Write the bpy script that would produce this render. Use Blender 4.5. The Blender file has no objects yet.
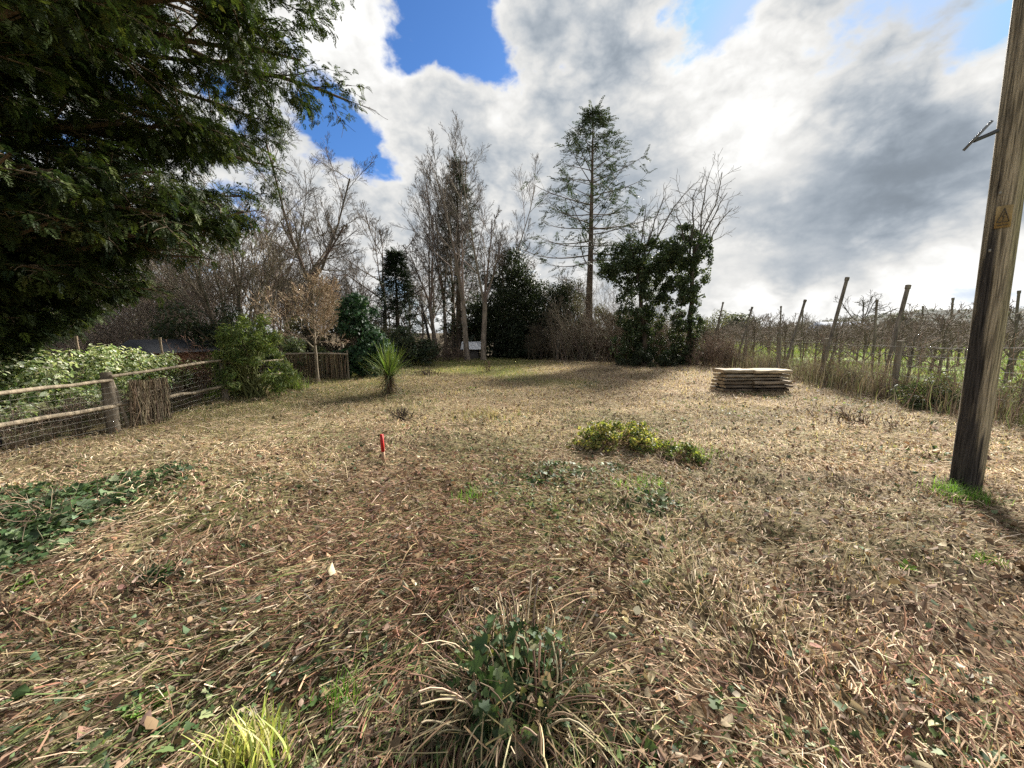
import bpy, math
import numpy as np
from math import radians as R

C = bpy.context.scene
COL = C.collection
rng = np.random.default_rng(11)

# ------------------------------------------------------------------ camera
F, CX, CY, HZ = 385.0, 512.0, 384.0, 333.0
CAMH = 1.6
PITCH = math.atan((CY - HZ) / F)
cd = bpy.data.cameras.new('camera')
cd.sensor_width = 36.0
cd.lens = 36.0 * F / 1024.0
cd.clip_start, cd.clip_end = 0.05, 6000
cam = bpy.data.objects.new('camera', cd)
COL.objects.link(cam)
cam.location = (0, 0, CAMH)
cam.rotation_euler = (math.pi / 2 - PITCH, 0, 0)
C.camera = cam

# ------------------------------------------------------------------ light
SUN_AZ, SUN_EL = R(35), R(30)          # to the right of the view, in front
SUN_STR, SUN_ANG = 5.0, R(7.0)
SKY_STR = 0.12
EXPOSURE = 1.68
CLOUD = 3.3
BLUE = (0.155, 0.26, 0.40)
sd = bpy.data.lights.new('sun', 'SUN')
sd.energy, sd.angle, sd.color = SUN_STR, SUN_ANG, (1.0, 0.95, 0.86)
sun = bpy.data.objects.new('sun', sd)
COL.objects.link(sun)
sun.rotation_euler = (math.pi / 2 - SUN_EL, 0, math.pi - SUN_AZ)

C.view_settings.view_transform = 'Standard'
C.view_settings.look = 'None'
C.view_settings.exposure = EXPOSURE
C.view_settings.gamma = 1.0
C.view_settings.use_curve_mapping = False
C.render.engine = 'CYCLES'
C.cycles.max_bounces = 5
C.cycles.diffuse_bounces = 3
C.cycles.glossy_bounces = 2
C.cycles.transmission_bounces = 3
C.cycles.use_denoising = False
try:
    C.cycles.denoiser = 'OPENIMAGEDENOISE'
    C.cycles.denoising_input_passes = 'RGB_ALBEDO_NORMAL'
    C.cycles.denoising_prefilter = 'NONE'
except Exception:
    pass
C.render.filter_size = 1.25


def ray(px, py):
    """world direction of a picture point, scaled so that its y is 1"""
    cx, cy = (px - CX) / F, (CY - py) / F
    s, c = math.sin(PITCH), math.cos(PITCH)
    d = np.array([cx, c + cy * s, -s + cy * c])
    return d


def P(px, py, Y):
    d = ray(px, py)
    return np.array([0, 0, CAMH]) + d * (Y / d[1])


def G(px, py):
    d = ray(px, py)
    return d[:2] * (CAMH / -d[2])


# ------------------------------------------------------------------ sky
w = bpy.data.worlds.new('World')
C.world = w
w.use_nodes = True
nt = w.node_tree
nt.nodes.clear()


class NG:
    """short hand for building node graphs"""
    def __init__(s, nt):
        s.nt = nt

    def node(s, t, **kw):
        n = s.nt.nodes.new(t)
        for k, v in kw.items():
            setattr(n, k, v)
        return n

    def put(s, sock, v):
        if isinstance(v, bpy.types.NodeSocket):
            s.nt.links.new(v, sock)
        elif v is not None:
            if sock.type == 'RGBA' and len(v) == 3:
                v = (*v, 1)
            sock.default_value = v

    def m(s, op, a, b=None, c=None, clamp=False):
        n = s.node('ShaderNodeMath', operation=op)
        n.use_clamp = clamp
        for i, v in enumerate((a, b, c)):
            if v is not None:
                s.put(n.inputs[i], v)
        return n.outputs[0]

    def vm(s, op, a, b=None, scale=None):
        n = s.node('ShaderNodeVectorMath', operation=op)
        s.put(n.inputs[0], a)
        if b is not None:
            s.put(n.inputs[1], b)
        if scale is not None:
            s.put(n.inputs['Scale'], scale)
        return n.outputs['Value'] if op in ('DOT_PRODUCT', 'LENGTH') else n.outputs[0]

    def sstep(s, x, a, b, lo=0.0, hi=1.0):
        n = s.node('ShaderNodeMapRange', interpolation_type='SMOOTHSTEP')
        s.put(n.inputs[0], x)
        for i, v in enumerate((a, b, lo, hi)):
            s.put(n.inputs[i + 1], v)
        return n.outputs[0]

    def mix(s, f, a, b, blend='MIX'):
        n = s.node('ShaderNodeMix', data_type='RGBA', blend_type=blend)
        s.put(n.inputs[0], f)
        s.put(n.inputs[6], a)
        s.put(n.inputs[7], b)
        return n.outputs[2]

    def noise(s, vec, scale, detail=4, rough=0.5, dist=0.0, col=False):
        n = s.node('ShaderNodeTexNoise')
        if vec is not None:
            s.put(n.inputs['Vector'], vec)
        n.inputs['Scale'].default_value = scale
        n.inputs['Detail'].default_value = detail
        n.inputs['Roughness'].default_value = rough
        n.inputs['Distortion'].default_value = dist
        return n.outputs['Color' if col else 'Fac']


g = NG(nt)
sky = g.node('ShaderNodeTexSky', sky_type='NISHITA')
sky.sun_disc = False
sky.sun_elevation = SUN_EL
sky.sun_rotation = SUN_AZ
sky.altitude = 50
sky.air_density, sky.dust_density, sky.ozone_density = 1.0, 0.6, 2.0
d = g.vm('NORMALIZE', g.node('ShaderNodeTexCoord').outputs['Generated'])
sx = g.node('ShaderNodeSeparateXYZ')
g.put(sx.inputs[0], d)
dv3 = g.vm('MULTIPLY', d, (1.0, 1.0, 1.5))
warp = g.vm('SCALE', g.vm('SUBTRACT', g.noise(dv3, 5.0, 4, 0.55, col=True), (0.5, 0.5, 0.5)), scale=0.05)
dw = g.vm('ADD', dv3, warp)
n1 = g.noise(dw, 4.2, 13, 0.62)
n2 = g.noise(g.vm('ADD', dw, (3.7, 1.2, 5.0)), 7.5, 12, 0.62)
n3 = g.noise(g.vm('ADD', dw, (1.7, 8.2, 2.0)), 2.2, 5, 0.5)


def billow(vec, scale):
    """rounded heaps: folded noise, three sizes"""
    a = None
    for k, (f, w_) in enumerate(((1, 0.5), (2.1, 0.28), (4.3, 0.15), (9.1, 0.07))):
        q = g.noise(g.vm('ADD', vec, (k * 3.1, k * 1.7, k * 2.3)), scale * f, 1.5, 0.5)
        q = g.m('MULTIPLY', g.m('ABSOLUTE', g.m('SUBTRACT', g.m('MULTIPLY', q, 2.0), 1.0)), w_ * 2.0)
        a = q if a is None else g.m('ADD', a, q)
    return g.m('SUBTRACT', 0.75, a)


bl = billow(dw, 6.0)


def blob(px, py, rad_px, amp):
    """soft spot of the sky, centred on a direction, of an angular radius"""
    c = ray(px, py)
    c = c / np.linalg.norm(c)
    cosq = math.cos(math.atan(math.hypot(px - CX, py - CY) / F))
    k = 1.0 / (2 * (rad_px / F * cosq ** 1.4) ** 2)
    dt = g.vm('DOT_PRODUCT', d, tuple(float(x) for x in c))
    e = g.m('POWER', 2.718281828, g.m('MULTIPLY', g.m('SUBTRACT', dt, 1.0), 2 * k))
    return g.m('MULTIPLY', e, amp)


def total(lst):
    a = lst[0]
    for b in lst[1:]:
        a = g.m('ADD', a, b)
    return a


# where the cloud closes (+) and where the blue opens (-)
cover = total([g.m('MULTIPLY', g.m('SUBTRACT', n1, 0.5), 1.6), g.m('MULTIPLY', g.m('SUBTRACT', bl, 0.42), 0.55), g.m('MULTIPLY', g.m('SUBTRACT', n3, 0.5), 0.4), g.m('ADD', 0.17, 0.0),
               blob(600, 110, 90, 0.25), blob(780, 160, 110, 0.25), blob(930, 150, 100, 0.35),
               blob(350, 40, 36, 0.42), blob(388, 100, 30, 0.50), blob(458, 98, 32, 0.40), blob(510, 14, 18, 0.12), blob(300, 200, 60, 0.15), blob(440, 170, 50, 0.25), blob(520, 250, 90, 0.2), blob(720, 270, 90, 0.2),
               blob(432, 34, 52, -0.52), blob(480, 55, 28, -0.32), blob(470, 62, 28, -0.22), blob(336, 130, 32, -0.60), blob(376, 160, 28, -0.40), blob(392, 64, 18, -0.25),
               blob(722, 10, 36, -0.60), blob(880, 4, 60, -0.52), blob(990, 20, 40, -0.6)])
mask = g.sstep(cover, -0.08, 0.20)
thick = g.sstep(cover, 0.05, 0.75)
# brightness of the cloud: thin and white near the sun and at the edges, grey where thick
lum = total([g.m('SUBTRACT', 0.70, g.m('MULTIPLY', thick, 0.22)),
             g.m('MULTIPLY', g.m('SUBTRACT', n2, 0.5), 0.40), g.m('MULTIPLY', g.m('SUBTRACT', bl, 0.42), -0.20), g.m('MULTIPLY', g.m('SUBTRACT', n3, 0.5), -0.5),
             g.m('MULTIPLY', g.m('SUBTRACT', n1, 0.5), -0.30),
             blob(782, 155, 34, 0.30), blob(735, 262, 60, 0.28), blob(700, 150, 60, 0.10), blob(740, 70, 34, 0.10), blob(355, 40, 50, 0.12),
             blob(830, 300, 60, 0.20), blob(900, 298, 45, 0.14), blob(985, 275, 50, 0.20), blob(985, 70, 30, 0.16),
             blob(930, 130, 95, -0.09), blob(960, 215, 65, -0.12), blob(890, 235, 50, -0.10), blob(850, 120, 50, -0.08), blob(850, 210, 46, -0.15), blob(765, 212, 30, -0.26), blob(600, 45, 55, -0.10), blob(640, 190, 50, -0.06),
             blob(800, 287, 26, -0.26)])
lum = g.m('MINIMUM', g.m('SMOOTH_MAX', lum, 0.24, 0.2), 1.15)
cc = g.mix(g.sstep(lum, 0.25, 0.70), (0.80, 0.93, 1.08), (1.0, 0.995, 0.97))
cc = g.vm('SCALE', cc, scale=g.m('MULTIPLY', lum, CLOUD))
hz = g.sstep(sx.outputs[2], 0.0, 0.22, 0.9, 0.0)        # the pale air low down
skyb = g.vm('MINIMUM', g.vm('MULTIPLY', sky.outputs[0], BLUE), (CLOUD * 0.42, CLOUD * 0.56, CLOUD * 0.80))
skyc = g.mix(hz, skyb, (CLOUD * 0.66, CLOUD * 0.70, CLOUD * 0.74))
fin = g.mix(mask, skyc, cc)
bg = g.node('ShaderNodeBackground')
g.put(bg.inputs[0], fin)
bg.inputs[1].default_value = SKY_STR
wo = g.node('ShaderNodeOutputWorld')
nt.links.new(bg.outputs[0], wo.inputs[0])

# ------------------------------------------------------------------ maths helpers
def nz(v):
    return v / np.maximum(np.linalg.norm(v, axis=-1, keepdims=True), 1e-9)


def vnoise(x, y, seed=0):
    xi, yi = np.floor(x).astype(np.int64), np.floor(y).astype(np.int64)
    fx, fy = x - xi, y - yi
    fx, fy = fx * fx * (3 - 2 * fx), fy * fy * (3 - 2 * fy)

    def h(a, b):
        n = (a * 374761393 + b * 668265263 + seed * 982451653) & 0x7fffffff
        n = ((n ^ (n >> 13)) * 1274126177) & 0x7fffffff
        return ((n ^ (n >> 16)) & 0xffff) / 65535.0
    return (h(xi, yi) * (1 - fx) + h(xi + 1, yi) * fx) * (1 - fy) + (h(xi, yi + 1) * (1 - fx) + h(xi + 1, yi + 1) * fx) * fy


def fbm(x, y, seed=0, o=4):
    s, a, t = 0, 1.0, 0
    for i in range(o):
        s = s + a * vnoise(x * 2 ** i, y * 2 ** i, seed + i * 17)
        t += a
        a *= 0.5
    return s / t


def fence_x(y):
    return 9.45 + (y - 9.5) * 0.155


def H(x, y):
    x, y = np.asarray(x, float), np.asarray(y, float)
    r = np.hypot(x, y)
    near = np.exp(-(r / 30.0) ** 2)
    h = (fbm(x * 0.35, y * 0.35, 3, 3) - 0.5) * 0.22 * near
    h = h + (fbm(x * 2.2, y * 2.2, 9, 3) - 0.5) * 0.16 * np.exp(-(r / 12.0) ** 2)
    h = h * np.clip((r - 0.3) / 1.5, 0, 1)
    far = np.clip((r - 40) / 400, 0, 1)
    return h + far * 2.0 * (fbm(x * 0.01, y * 0.01, 5, 2) - 0.3)


def H1(x, y):
    return float(H(np.array([x]), np.array([y]))[0])


def G3(px, py):
    a = G(px, py)
    return np.array([a[0], a[1], H1(a[0], a[1])])


def XY(px, Y):
    """ground point under picture column px at depth Y"""
    d = ray(px, HZ)
    x = d[0] / d[1] * Y
    return np.array([x, Y, H1(x, Y)])


def cj(base, n, s=0.22, hue=0.07):
    b = np.asarray(base, float)
    k = np.exp(rng.normal(0, s, (n, 1)))
    return np.clip(b * k * (1 + rng.normal(0, hue, (n, 3))), 0.003, 0.9)


def pick(pal, wts, n, s=0.2, hue=0.05):
    pal = np.asarray(pal, float)
    i = rng.choice(len(pal), n, p=np.asarray(wts, float) / sum(wts))
    return np.clip(pal[i] * np.exp(rng.normal(0, s, (n, 1))) * (1 + rng.normal(0, hue, (n, 3))), 0.003, 0.9)


class MB:
    """collects geometry with a colour per vertex, builds ONE mesh object"""
    def __init__(s):
        s.v, s.q, s.t, s.c, s.n = [], [], [], [], 0

    def add(s, v, q=None, t=None, c=(0.5, 0.5, 0.5)):
        v = np.asarray(v, float).reshape(-1, 3)
        s.v.append(v)
        if q is not None and len(q):
            s.q.append(np.asarray(q, np.int64).reshape(-1, 4) + s.n)
        if t is not None and len(t):
            s.t.append(np.asarray(t, np.int64).reshape(-1, 3) + s.n)
        c = np.asarray(c, float)
        s.c.append(np.broadcast_to(c, (len(v), 3)))
        s.n += len(v)
        return s

    def tubes(s, pts, rad, k=5, c=(0.1, 0.08, 0.06), cap=False):
        """pts (B,n,3), rad (B,n)"""
        pts, rad = np.asarray(pts, float), np.asarray(rad, float)
        if pts.ndim == 2:
            pts, rad = pts[None], rad[None]
        B, n, _ = pts.shape
        T = nz(np.gradient(pts, axis=1))
        m = nz(T.mean(1))
        ref = np.where(np.abs(m[:, 2:3]) > 0.85, np.array([[1.0, 0.13, 0]]), np.array([[0, 0.1, 1.0]]))[:, None, :]
        N = nz(np.cross(T, np.broadcast_to(ref, T.shape)))
        Bn = np.cross(T, N)
        a = np.arange(k) * 2 * np.pi / k
        v = pts[:, :, None] + rad[:, :, None, None] * (N[:, :, None] * np.cos(a)[:, None] + Bn[:, :, None] * np.sin(a)[:, None])
        i = np.arange(B)[:, None, None] * n * k + np.arange(n - 1)[None, :, None] * k
        j = np.arange(k)[None, None, :]
        j2 = (j + 1) % k
        q = np.stack([i + j, i + j2, i + k + j2, i + k + j], -1).reshape(-1, 4)
        c = np.asarray(c, float)
        if c.ndim == 2:
            c = np.repeat(c, n * k, axis=0)
        s.add(v.reshape(-1, 3), q, c=c)
        if cap:
            for b in range(B):
                for e in (0, n - 1):
                    ring = v[b, e]
                    cv = np.vstack([ring, ring.mean(0)])
                    tt = [[x, (x + 1) % k, k] for x in range(k)]
                    s.add(cv, t=tt, c=c if c.ndim == 1 else c[b * n * k])
        return s

    def inst(s, tpl, pos, X, Y, Z, col):
        """copies of template (verts, quads, tris) by axes"""
        tv, tq, tt = tpl
        N, V = len(pos), len(tv)
        v = pos[:, None] + tv[None, :, 0:1] * X[:, None] + tv[None, :, 1:2] * Y[:, None] + tv[None, :, 2:3] * Z[:, None]
        off = (np.arange(N) * V)[:, None, None]
        q = (np.asarray(tq)[None] + off).reshape(-1, 4) if len(tq) else None
        t = (np.asarray(tt)[None] + off).reshape(-1, 3) if len(tt) else None
        c = np.repeat(np.broadcast_to(col, (N, 3)), V, axis=0)
        return s.add(v.reshape(-1, 3), q, t, c)

    def box(s, ctr, ax, ay, az, c):
        """box by half axes"""
        ctr, ax, ay, az = [np.asarray(q, float) for q in (ctr, ax, ay, az)]
        v = [ctr + i * ax + j * ay + k * az for i in (-1, 1) for j in (-1, 1) for k in (-1, 1)]
        q = [[0, 1, 3, 2], [4, 6, 7, 5], [0, 4, 5, 1], [2, 3, 7, 6], [0, 2, 6, 4], [1, 5, 7, 3]]
        return s.add(v, q, c=c)

    def build(s, name, mat, parent=None, smooth=False):
        v = np.concatenate(s.v)
        if parent is not None:
            v = v - np.array(parent_world(parent))
        q = np.concatenate(s.q) if s.q else np.zeros((0, 4), np.int64)
        t = np.concatenate(s.t) if s.t else np.zeros((0, 3), np.int64)
        me = bpy.data.meshes.new(name)
        nl = len(q) * 4 + len(t) * 3
        me.vertices.add(len(v))
        me.vertices.foreach_set('co', v.astype(np.float32).ravel())
        me.loops.add(nl)
        me.loops.foreach_set('vertex_index', np.concatenate([q.ravel(), t.ravel()]).astype(np.int32))
        me.polygons.add(len(q) + len(t))
        ls = np.concatenate([np.arange(len(q)) * 4, len(q) * 4 + np.arange(len(t)) * 3]).astype(np.int32)
        me.polygons.foreach_set('loop_start', ls)
        if smooth:
            me.polygons.foreach_set('use_smooth', np.ones(len(q) + len(t), bool))
        me.update(calc_edges=True)
        ca = me.color_attributes.new('Col', 'FLOAT_COLOR', 'POINT')
        c = np.ones((len(v), 4), np.float32)
        c[:, :3] = np.concatenate(s.c)
        ca.data.foreach_set('color', c.ravel())
        me.materials.append(mat)
        o = bpy.data.objects.new(name, me)
        COL.objects.link(o)
        if parent is not None:
            o.parent = parent
        return o


def parent_world(o):
    p = np.array(o.location)
    while o.parent is not None:
        o = o.parent
        p = p + np.array(o.location)
    return p


def tag(o, label=None, cat=None, group=None, kind=None):
    if label: o['label'] = label
    if cat: o['category'] = cat
    if group: o['group'] = group
    if kind: o['kind'] = kind
    return o


def thing(name, label, cat, loc, group=None):
    o = bpy.data.objects.new(name, None)
    COL.objects.link(o)
    o.location = [float(x) for x in loc]
    o.empty_display_size = 0.2
    return tag(o, label, cat, group)


def copy_tree(o, parent=None):
    c = o.copy()
    COL.objects.link(c)
    if parent is not None:
        c.parent = parent
    for ch in list(o.children):
        copy_tree(ch, c)
    return c


# ------------------------------------------------------------------ materials
def mat(name, rough=0.75, transl=0.0, spec=0.25, nscale=None, namp=0.5, bump=0.0, stretch=(1, 1, 1), tcol=(1.25, 1.3, 0.7)):
    m = bpy.data.materials.new(name)
    m.use_nodes = True
    nt = m.node_tree
    nt.nodes.clear()
    g = NG(nt)
    at = g.node('ShaderNodeAttribute', attribute_name='Col')
    col = at.outputs['Color']
    pb = g.node('ShaderNodeBsdfPrincipled')
    if nscale:
        co = g.node('ShaderNodeTexCoord').outputs['Object']
        co = g.vm('MULTIPLY', co, stretch)
        f = g.noise(co, nscale, 5, 0.6)
        k = g.sstep(f, 0.3, 0.7, 1 - namp, 1 + namp)
        col = g.vm('SCALE', col, scale=k)
        if bump:
            b = g.node('ShaderNodeBump')
            b.inputs['Strength'].default_value = bump
            b.inputs['Distance'].default_value = 0.02
            g.put(b.inputs['Height'], f)
            nt.links.new(b.outputs[0], pb.inputs['Normal'])
    g.put(pb.inputs['Base Color'], col)
    pb.inputs['Roughness'].default_value = rough
    pb.inputs['Specular IOR Level'].default_value = spec
    out = g.node('ShaderNodeOutputMaterial')
    sh = pb.outputs[0]
    if transl:
        tr = g.node('ShaderNodeBsdfTranslucent')
        g.put(tr.inputs[0], g.vm('MULTIPLY', col, tcol))
        mx = g.node('ShaderNodeMixShader')
        mx.inputs[0].default_value = transl
        nt.links.new(sh, mx.inputs[1])
        nt.links.new(tr.outputs[0], mx.inputs[2])
        sh = mx.outputs[0]
    nt.links.new(sh, out.inputs[0])
    return m


M = dict(
    ground=mat('ground_soil', 0.95, 0, 0.05, 26.0, 0.55, 0.6),
    straw=mat('dry_straw', 0.85, 0.2, 0.06, tcol=(1.1, 1.05, 0.85)),
    litter=mat('dead_leaf', 0.75, 0.2, 0.12, tcol=(1.1, 1.0, 0.8)),
    grass=mat('grass_blade', 0.65, 0.35, 0.12),
    leaf=mat('green_leaf', 0.6, 0.32, 0.2),
    gloss=mat('glossy_leaf', 0.6, 0.22, 0.2),
    needle=mat('conifer_needle', 0.6, 0.25, 0.15),
    bark=mat('bark', 0.9, 0, 0.1, 9.0, 0.45, 0.6, (1, 1, 0.25)),
    twig=mat('twig', 0.85, 0, 0.12),
    wood=mat('weathered_wood', 0.85, 0, 0.15, 14.0, 0.45, 0.5, (1, 1, 0.12)),
    plank=mat('split_timber', 0.85, 0, 0.15, 12.0, 0.5, 0.6, (0.15, 1, 1.6)),
    paint=mat('red_paint', 0.6, 0, 0.3, 45, 0.5),
    metal=mat('dull_metal', 0.45, 0, 0.5, 20, 0.2),
    roof=mat('roof', 0.8, 0, 0.2, 6, 0.2),
    plastic=mat('plastic', 0.4, 0, 0.4, 15, 0.1),
    hill=mat('hill_cover', 0.95, 0, 0.05, 0.12, 0.35),
)

# ------------------------------------------------------------------ ground
SOIL = np.array([0.085, 0.060, 0.038])
STRAW = np.array([0.33, 0.255, 0.155])
GREEN = np.array([0.085, 0.115, 0.030])
LAWN = np.array([0.19, 0.20, 0.065])
FIELD = np.array([0.15, 0.20, 0.055])


def lawn_w(x, y):
    """share of green lawn at the far end, under the trees"""
    n = fbm(x * 0.5, y * 0.5, 77, 3)
    a = np.clip((y - 12.0) / 5 + (n - 0.5) * 2.2, 0, 1) * np.clip((3.0 - x) / 3.0 + (n - 0.5) * 2, 0, 1)
    b = 0.75 * np.clip(1 - np.abs(y - 9.5) / 4.5, 0, 1) * np.clip((-1.5 - x) / 2.5, 0, 1) * np.clip(n * 2.2 - 0.4, 0, 1)
    return np.clip(a + b, 0, 1)


def field_w(x, y):
    return np.clip((x - fence_x(y) - 0.3) / 1.2, 0, 1)


def beyond_left(x, y):
    return np.clip((-7.1 - x) / 0.5, 0, 1) * (y < 24)


def build_ground():
    nr, na = 520, 460
    rr = 0.25 * (3500 / 0.25) ** (np.linspace(0, 1, nr) ** 0.9)
    th = np.linspace(0, 2 * np.pi, na, endpoint=False)
    x = rr[:, None] * np.sin(th)
    y = rr[:, None] * np.cos(th)
    z = H(x, y)
    v = np.stack([x, y, z], -1).reshape(-1, 3)
    i = np.arange(nr - 1)[:, None] * na
    j = np.arange(na)[None]
    j2 = (j + 1) % na
    q = np.stack([i + j, i + na + j, i + na + j2, i + j2], -1).reshape(-1, 4)
    v = np.vstack([v, [0, 0, 0]])
    t = np.stack([j[0], j2[0], np.full(na, nr * na)], -1)[:, ::-1]
    X, Y = v[:, 0], v[:, 1]
    n = fbm(X * 0.9, Y * 0.9, 21, 4)[:, None]
    n2 = fbm(X * 0.3, Y * 0.3, 31, 3)[:, None]
    n = np.clip((fbm(X * 0.85, Y * 0.85, 111, 4)[:, None] - 0.5) * 2.2 + 0.5, 0, 1)
    c = SOIL * (1 - 0.6 * n) + STRAW * 0.6 * n
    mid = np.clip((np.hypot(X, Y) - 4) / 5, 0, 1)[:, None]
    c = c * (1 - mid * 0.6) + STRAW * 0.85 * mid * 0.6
    c = c + (GREEN - c) * 0.5 * np.clip(n2 * 3 - 1.4, 0, 1)
    L = lawn_w(X, Y)[:, None] * 0.85
    c = c + (LAWN * 0.8 - c) * L
    Fw = field_w(X, Y)[:, None]
    fc = FIELD * (0.55 + 0.9 * n)
    rows = np.clip(np.sin((Y - X * 0.1) * 2 * np.pi / 3.2) * 2 - 0.8, 0, 1)[:, None]
    fc = fc + (np.array([0.14, 0.11, 0.065]) - fc) * rows * 0.7
    far = np.clip((np.hypot(X, Y) - 90) / 100, 0, 1)[:, None]
    fc = fc + (np.array([0.10, 0.11, 0.06]) - fc) * far
    c = c + (fc - c) * Fw
    bl = beyond_left(X, Y)[:, None]
    c = c + (np.array([0.07, 0.085, 0.035]) - c) * bl * 0.7
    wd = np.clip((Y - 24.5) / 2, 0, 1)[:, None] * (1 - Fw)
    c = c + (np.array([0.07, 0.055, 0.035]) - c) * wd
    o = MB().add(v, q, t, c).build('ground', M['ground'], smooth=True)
    tag(o, kind='structure')


build_ground()

# ------------------------------------------------------------------ templates
def strip(n=3, taper=0.35, bow=0.0):
    """flat blade along X, half width 1 in Y, n quads, bowed in Z"""
    t = np.linspace(0, 1, n + 1)
    wdt = 0.5 * (1 - (1 - taper) * t)
    z = bow * 4 * t * (1 - t)
    v = np.stack([np.stack([t, -wdt, z], -1), np.stack([t, wdt, z], -1)], 1).reshape(-1, 3)
    q = [[2 * i, 2 * i + 2, 2 * i + 3, 2 * i + 1] for i in range(n)]
    return v, np.array(q), np.zeros((0, 3), int)


NO = np.zeros((0, 3), int)
LEAF4 = (np.array([[0, 0, 0], [0.5, -0.5, 0.12], [1, 0, -0.05], [0.5, 0.5, 0.12]]), np.array([[0, 1, 2, 3]]), NO)
LEAF6 = (np.array([[0, 0, 0], [0.35, -0.5, .1], [0.75, -0.34, .06], [1, 0, -.1], [0.75, 0.34, .06], [0.35, 0.5, .1]]),
         np.array([[0, 1, 2, 3], [0, 3, 4, 5]]), NO)


def ivy_tpl():
    p = [[0, 0], [-.06, -.32], [.16, -.5], [.30, -.27], [.58, -.36], [.62, -.16], [1, 0], [.62, .16], [.58, .36], [.30, .27], [.16, .5], [-.06, .32]]
    v = [[.3, 0, .0]] + [[a, b, .10 * abs(b) * 2 - 0.06 * a * a] for a, b in p]
    n = len(p)
    t = [[0, 1 + i, 1 + (i + 1) % n] for i in range(n)]
    return np.array(v, float), np.zeros((0, 4), int), np.array(t)


IVY = ivy_tpl()


def spray_tpl(n=8, wide=0.32, lw=0.10, ang=50, droop=0.12, seed=1):
    """flat twig of leaflets: two rows along X"""
    r = np.random.default_rng(seed)
    vs, qs = [], []
    for i in range(n):
        t = (i + 0.6) / n
        for sgn in (-1, 1):
            L = wide * (1.1 - 0.75 * t) * r.uniform(0.75, 1.2)
            a = R(ang + r.uniform(-12, 12))
            o = np.array([t * 0.92, 0, -droop * t * t])
            dv = np.array([math.cos(a), sgn * math.sin(a), r.uniform(-0.35, 0.15)])
            pv = np.array([-math.sin(a) * sgn, math.cos(a), r.uniform(-0.4, 0.4)]) * lw * 0.5
            b = len(vs) * 1
            vs += [o, o + dv * L * 0.5 - pv, o + dv * L, o + dv * L * 0.5 + pv]
            qs.append([b, b + 1, b + 2, b + 3])
    return np.array(vs), np.array(qs), NO


YEW_T = [spray_tpl(9, 0.50, 0.11, 50, 0.35, s) for s in (1, 2, 3)]
SPRUCE_T = [spray_tpl(9, 0.24, 0.085, 58, 0.1, s) for s in (4, 5)]


def axes(D, U, L, Wd, roll=None):
    D = nz(D)
    Yv = nz(np.cross(U, D))
    Zv = np.cross(D, Yv)
    L, Wd = np.asarray(L)[:, None], np.asarray(Wd)[:, None]
    return D * L, Yv * Wd, Zv * L


def rdir(n, up=0.0):
    v = rng.normal(size=(n, 3))
    v[:, 2] += up
    return nz(v)


# ------------------------------------------------------------------ branching
def lerp_poly(Pp, t):
    """Pp (B,n,3or1), t (B,k) -> value, tangent"""
    n = Pp.shape[1]
    f = np.clip(t * (n - 1), 0, n - 1.001)
    i = f.astype(int)
    w_ = (f - i)[..., None]
    b = np.arange(Pp.shape[0])[:, None]
    return Pp[b, i] * (1 - w_) + Pp[b, i + 1] * w_, Pp[b, i + 1] - Pp[b, i]


def grow(Pp, Rp, nch, t0, t1, ratio, ang, up=0.1, wig=0.15, m=5, rr=0.6, rmin=0.004, fall=0.5, tmin=0.0, flat=False):
    B = Pp.shape[0]
    L = np.linalg.norm(np.diff(Pp, axis=1), axis=2).sum(1)
    t = t0 + (t1 - t0) * (np.arange(nch)[None] + rng.uniform(0, 1, (B, nch))) / nch
    base, T = lerp_poly(Pp, t)
    rb, _ = lerp_poly(Rp[..., None], t)
    T = nz(T).reshape(-1, 3)
    base, rb = base.reshape(-1, 3), rb.reshape(-1)
    ref = np.where(np.abs(T[:, 2:3]) > 0.9, np.array([[1.0, 0, 0]]), np.array([[0, 0, 1.0]]))
    Nn = nz(np.cross(T, ref))
    Bn = np.cross(T, Nn)
    if flat:
        ph = (np.tile(np.arange(nch) % 2, B) * np.pi) + rng.normal(0, 0.35, B * nch)
    else:
        ph = (np.tile(np.arange(nch), B) * 2.399 + np.repeat(rng.uniform(0, 6.28, B), nch) + rng.normal(0, 0.4, B * nch))
    a = R(1) * (ang * np.exp(rng.normal(0, 0.2, B * nch)))
    D = np.cos(a)[:, None] * T + np.sin(a)[:, None] * (Nn * np.cos(ph)[:, None] + Bn * np.sin(ph)[:, None])
    ln = np.repeat(L, nch) * ratio * (1 - fall * (t.reshape(-1) - t0) / max(t1 - t0, 1e-3)) * rng.uniform(0.65, 1.25, B * nch)
    return sweep(base, D, ln, np.minimum(rb * rr, rb * 0.95), up, wig, m, rmin)


def sweep(base, D, ln, r0, up, wig, m, rmin):
    n = len(base)
    pts = [base]
    D = nz(D)
    for i in range(m - 1):
        D = nz(D + np.array([0, 0, 1.0]) * up + rng.normal(0, wig, (n, 3)))
        pts.append(pts[-1] + D * (ln / (m - 1))[:, None])
    pts = np.stack(pts, 1)
    rad = np.maximum(r0[:, None] * np.linspace(1, 0.14, m)[None], rmin)
    return pts, rad


def trunk_poly(base, hgt, r0, lean=(0, 0), wig=0.03, m=9, r1=0.3):
    b = np.asarray(base, float)
    z = np.linspace(0, 1, m)
    off = np.cumsum(rng.normal(0, wig, (m, 2)), 0) * hgt / m * 2
    off -= off[0]
    p = np.stack([b[0] + lean[0] * hgt * z + off[:, 0], b[1] + lean[1] * hgt * z + off[:, 1], b[2] - 0.15 + (hgt + .15) * z], -1)
    rad = r0 * (1 - (1 - r1) * z)
    rad[0] *= 1.35
    return p[None], rad[None]


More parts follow.
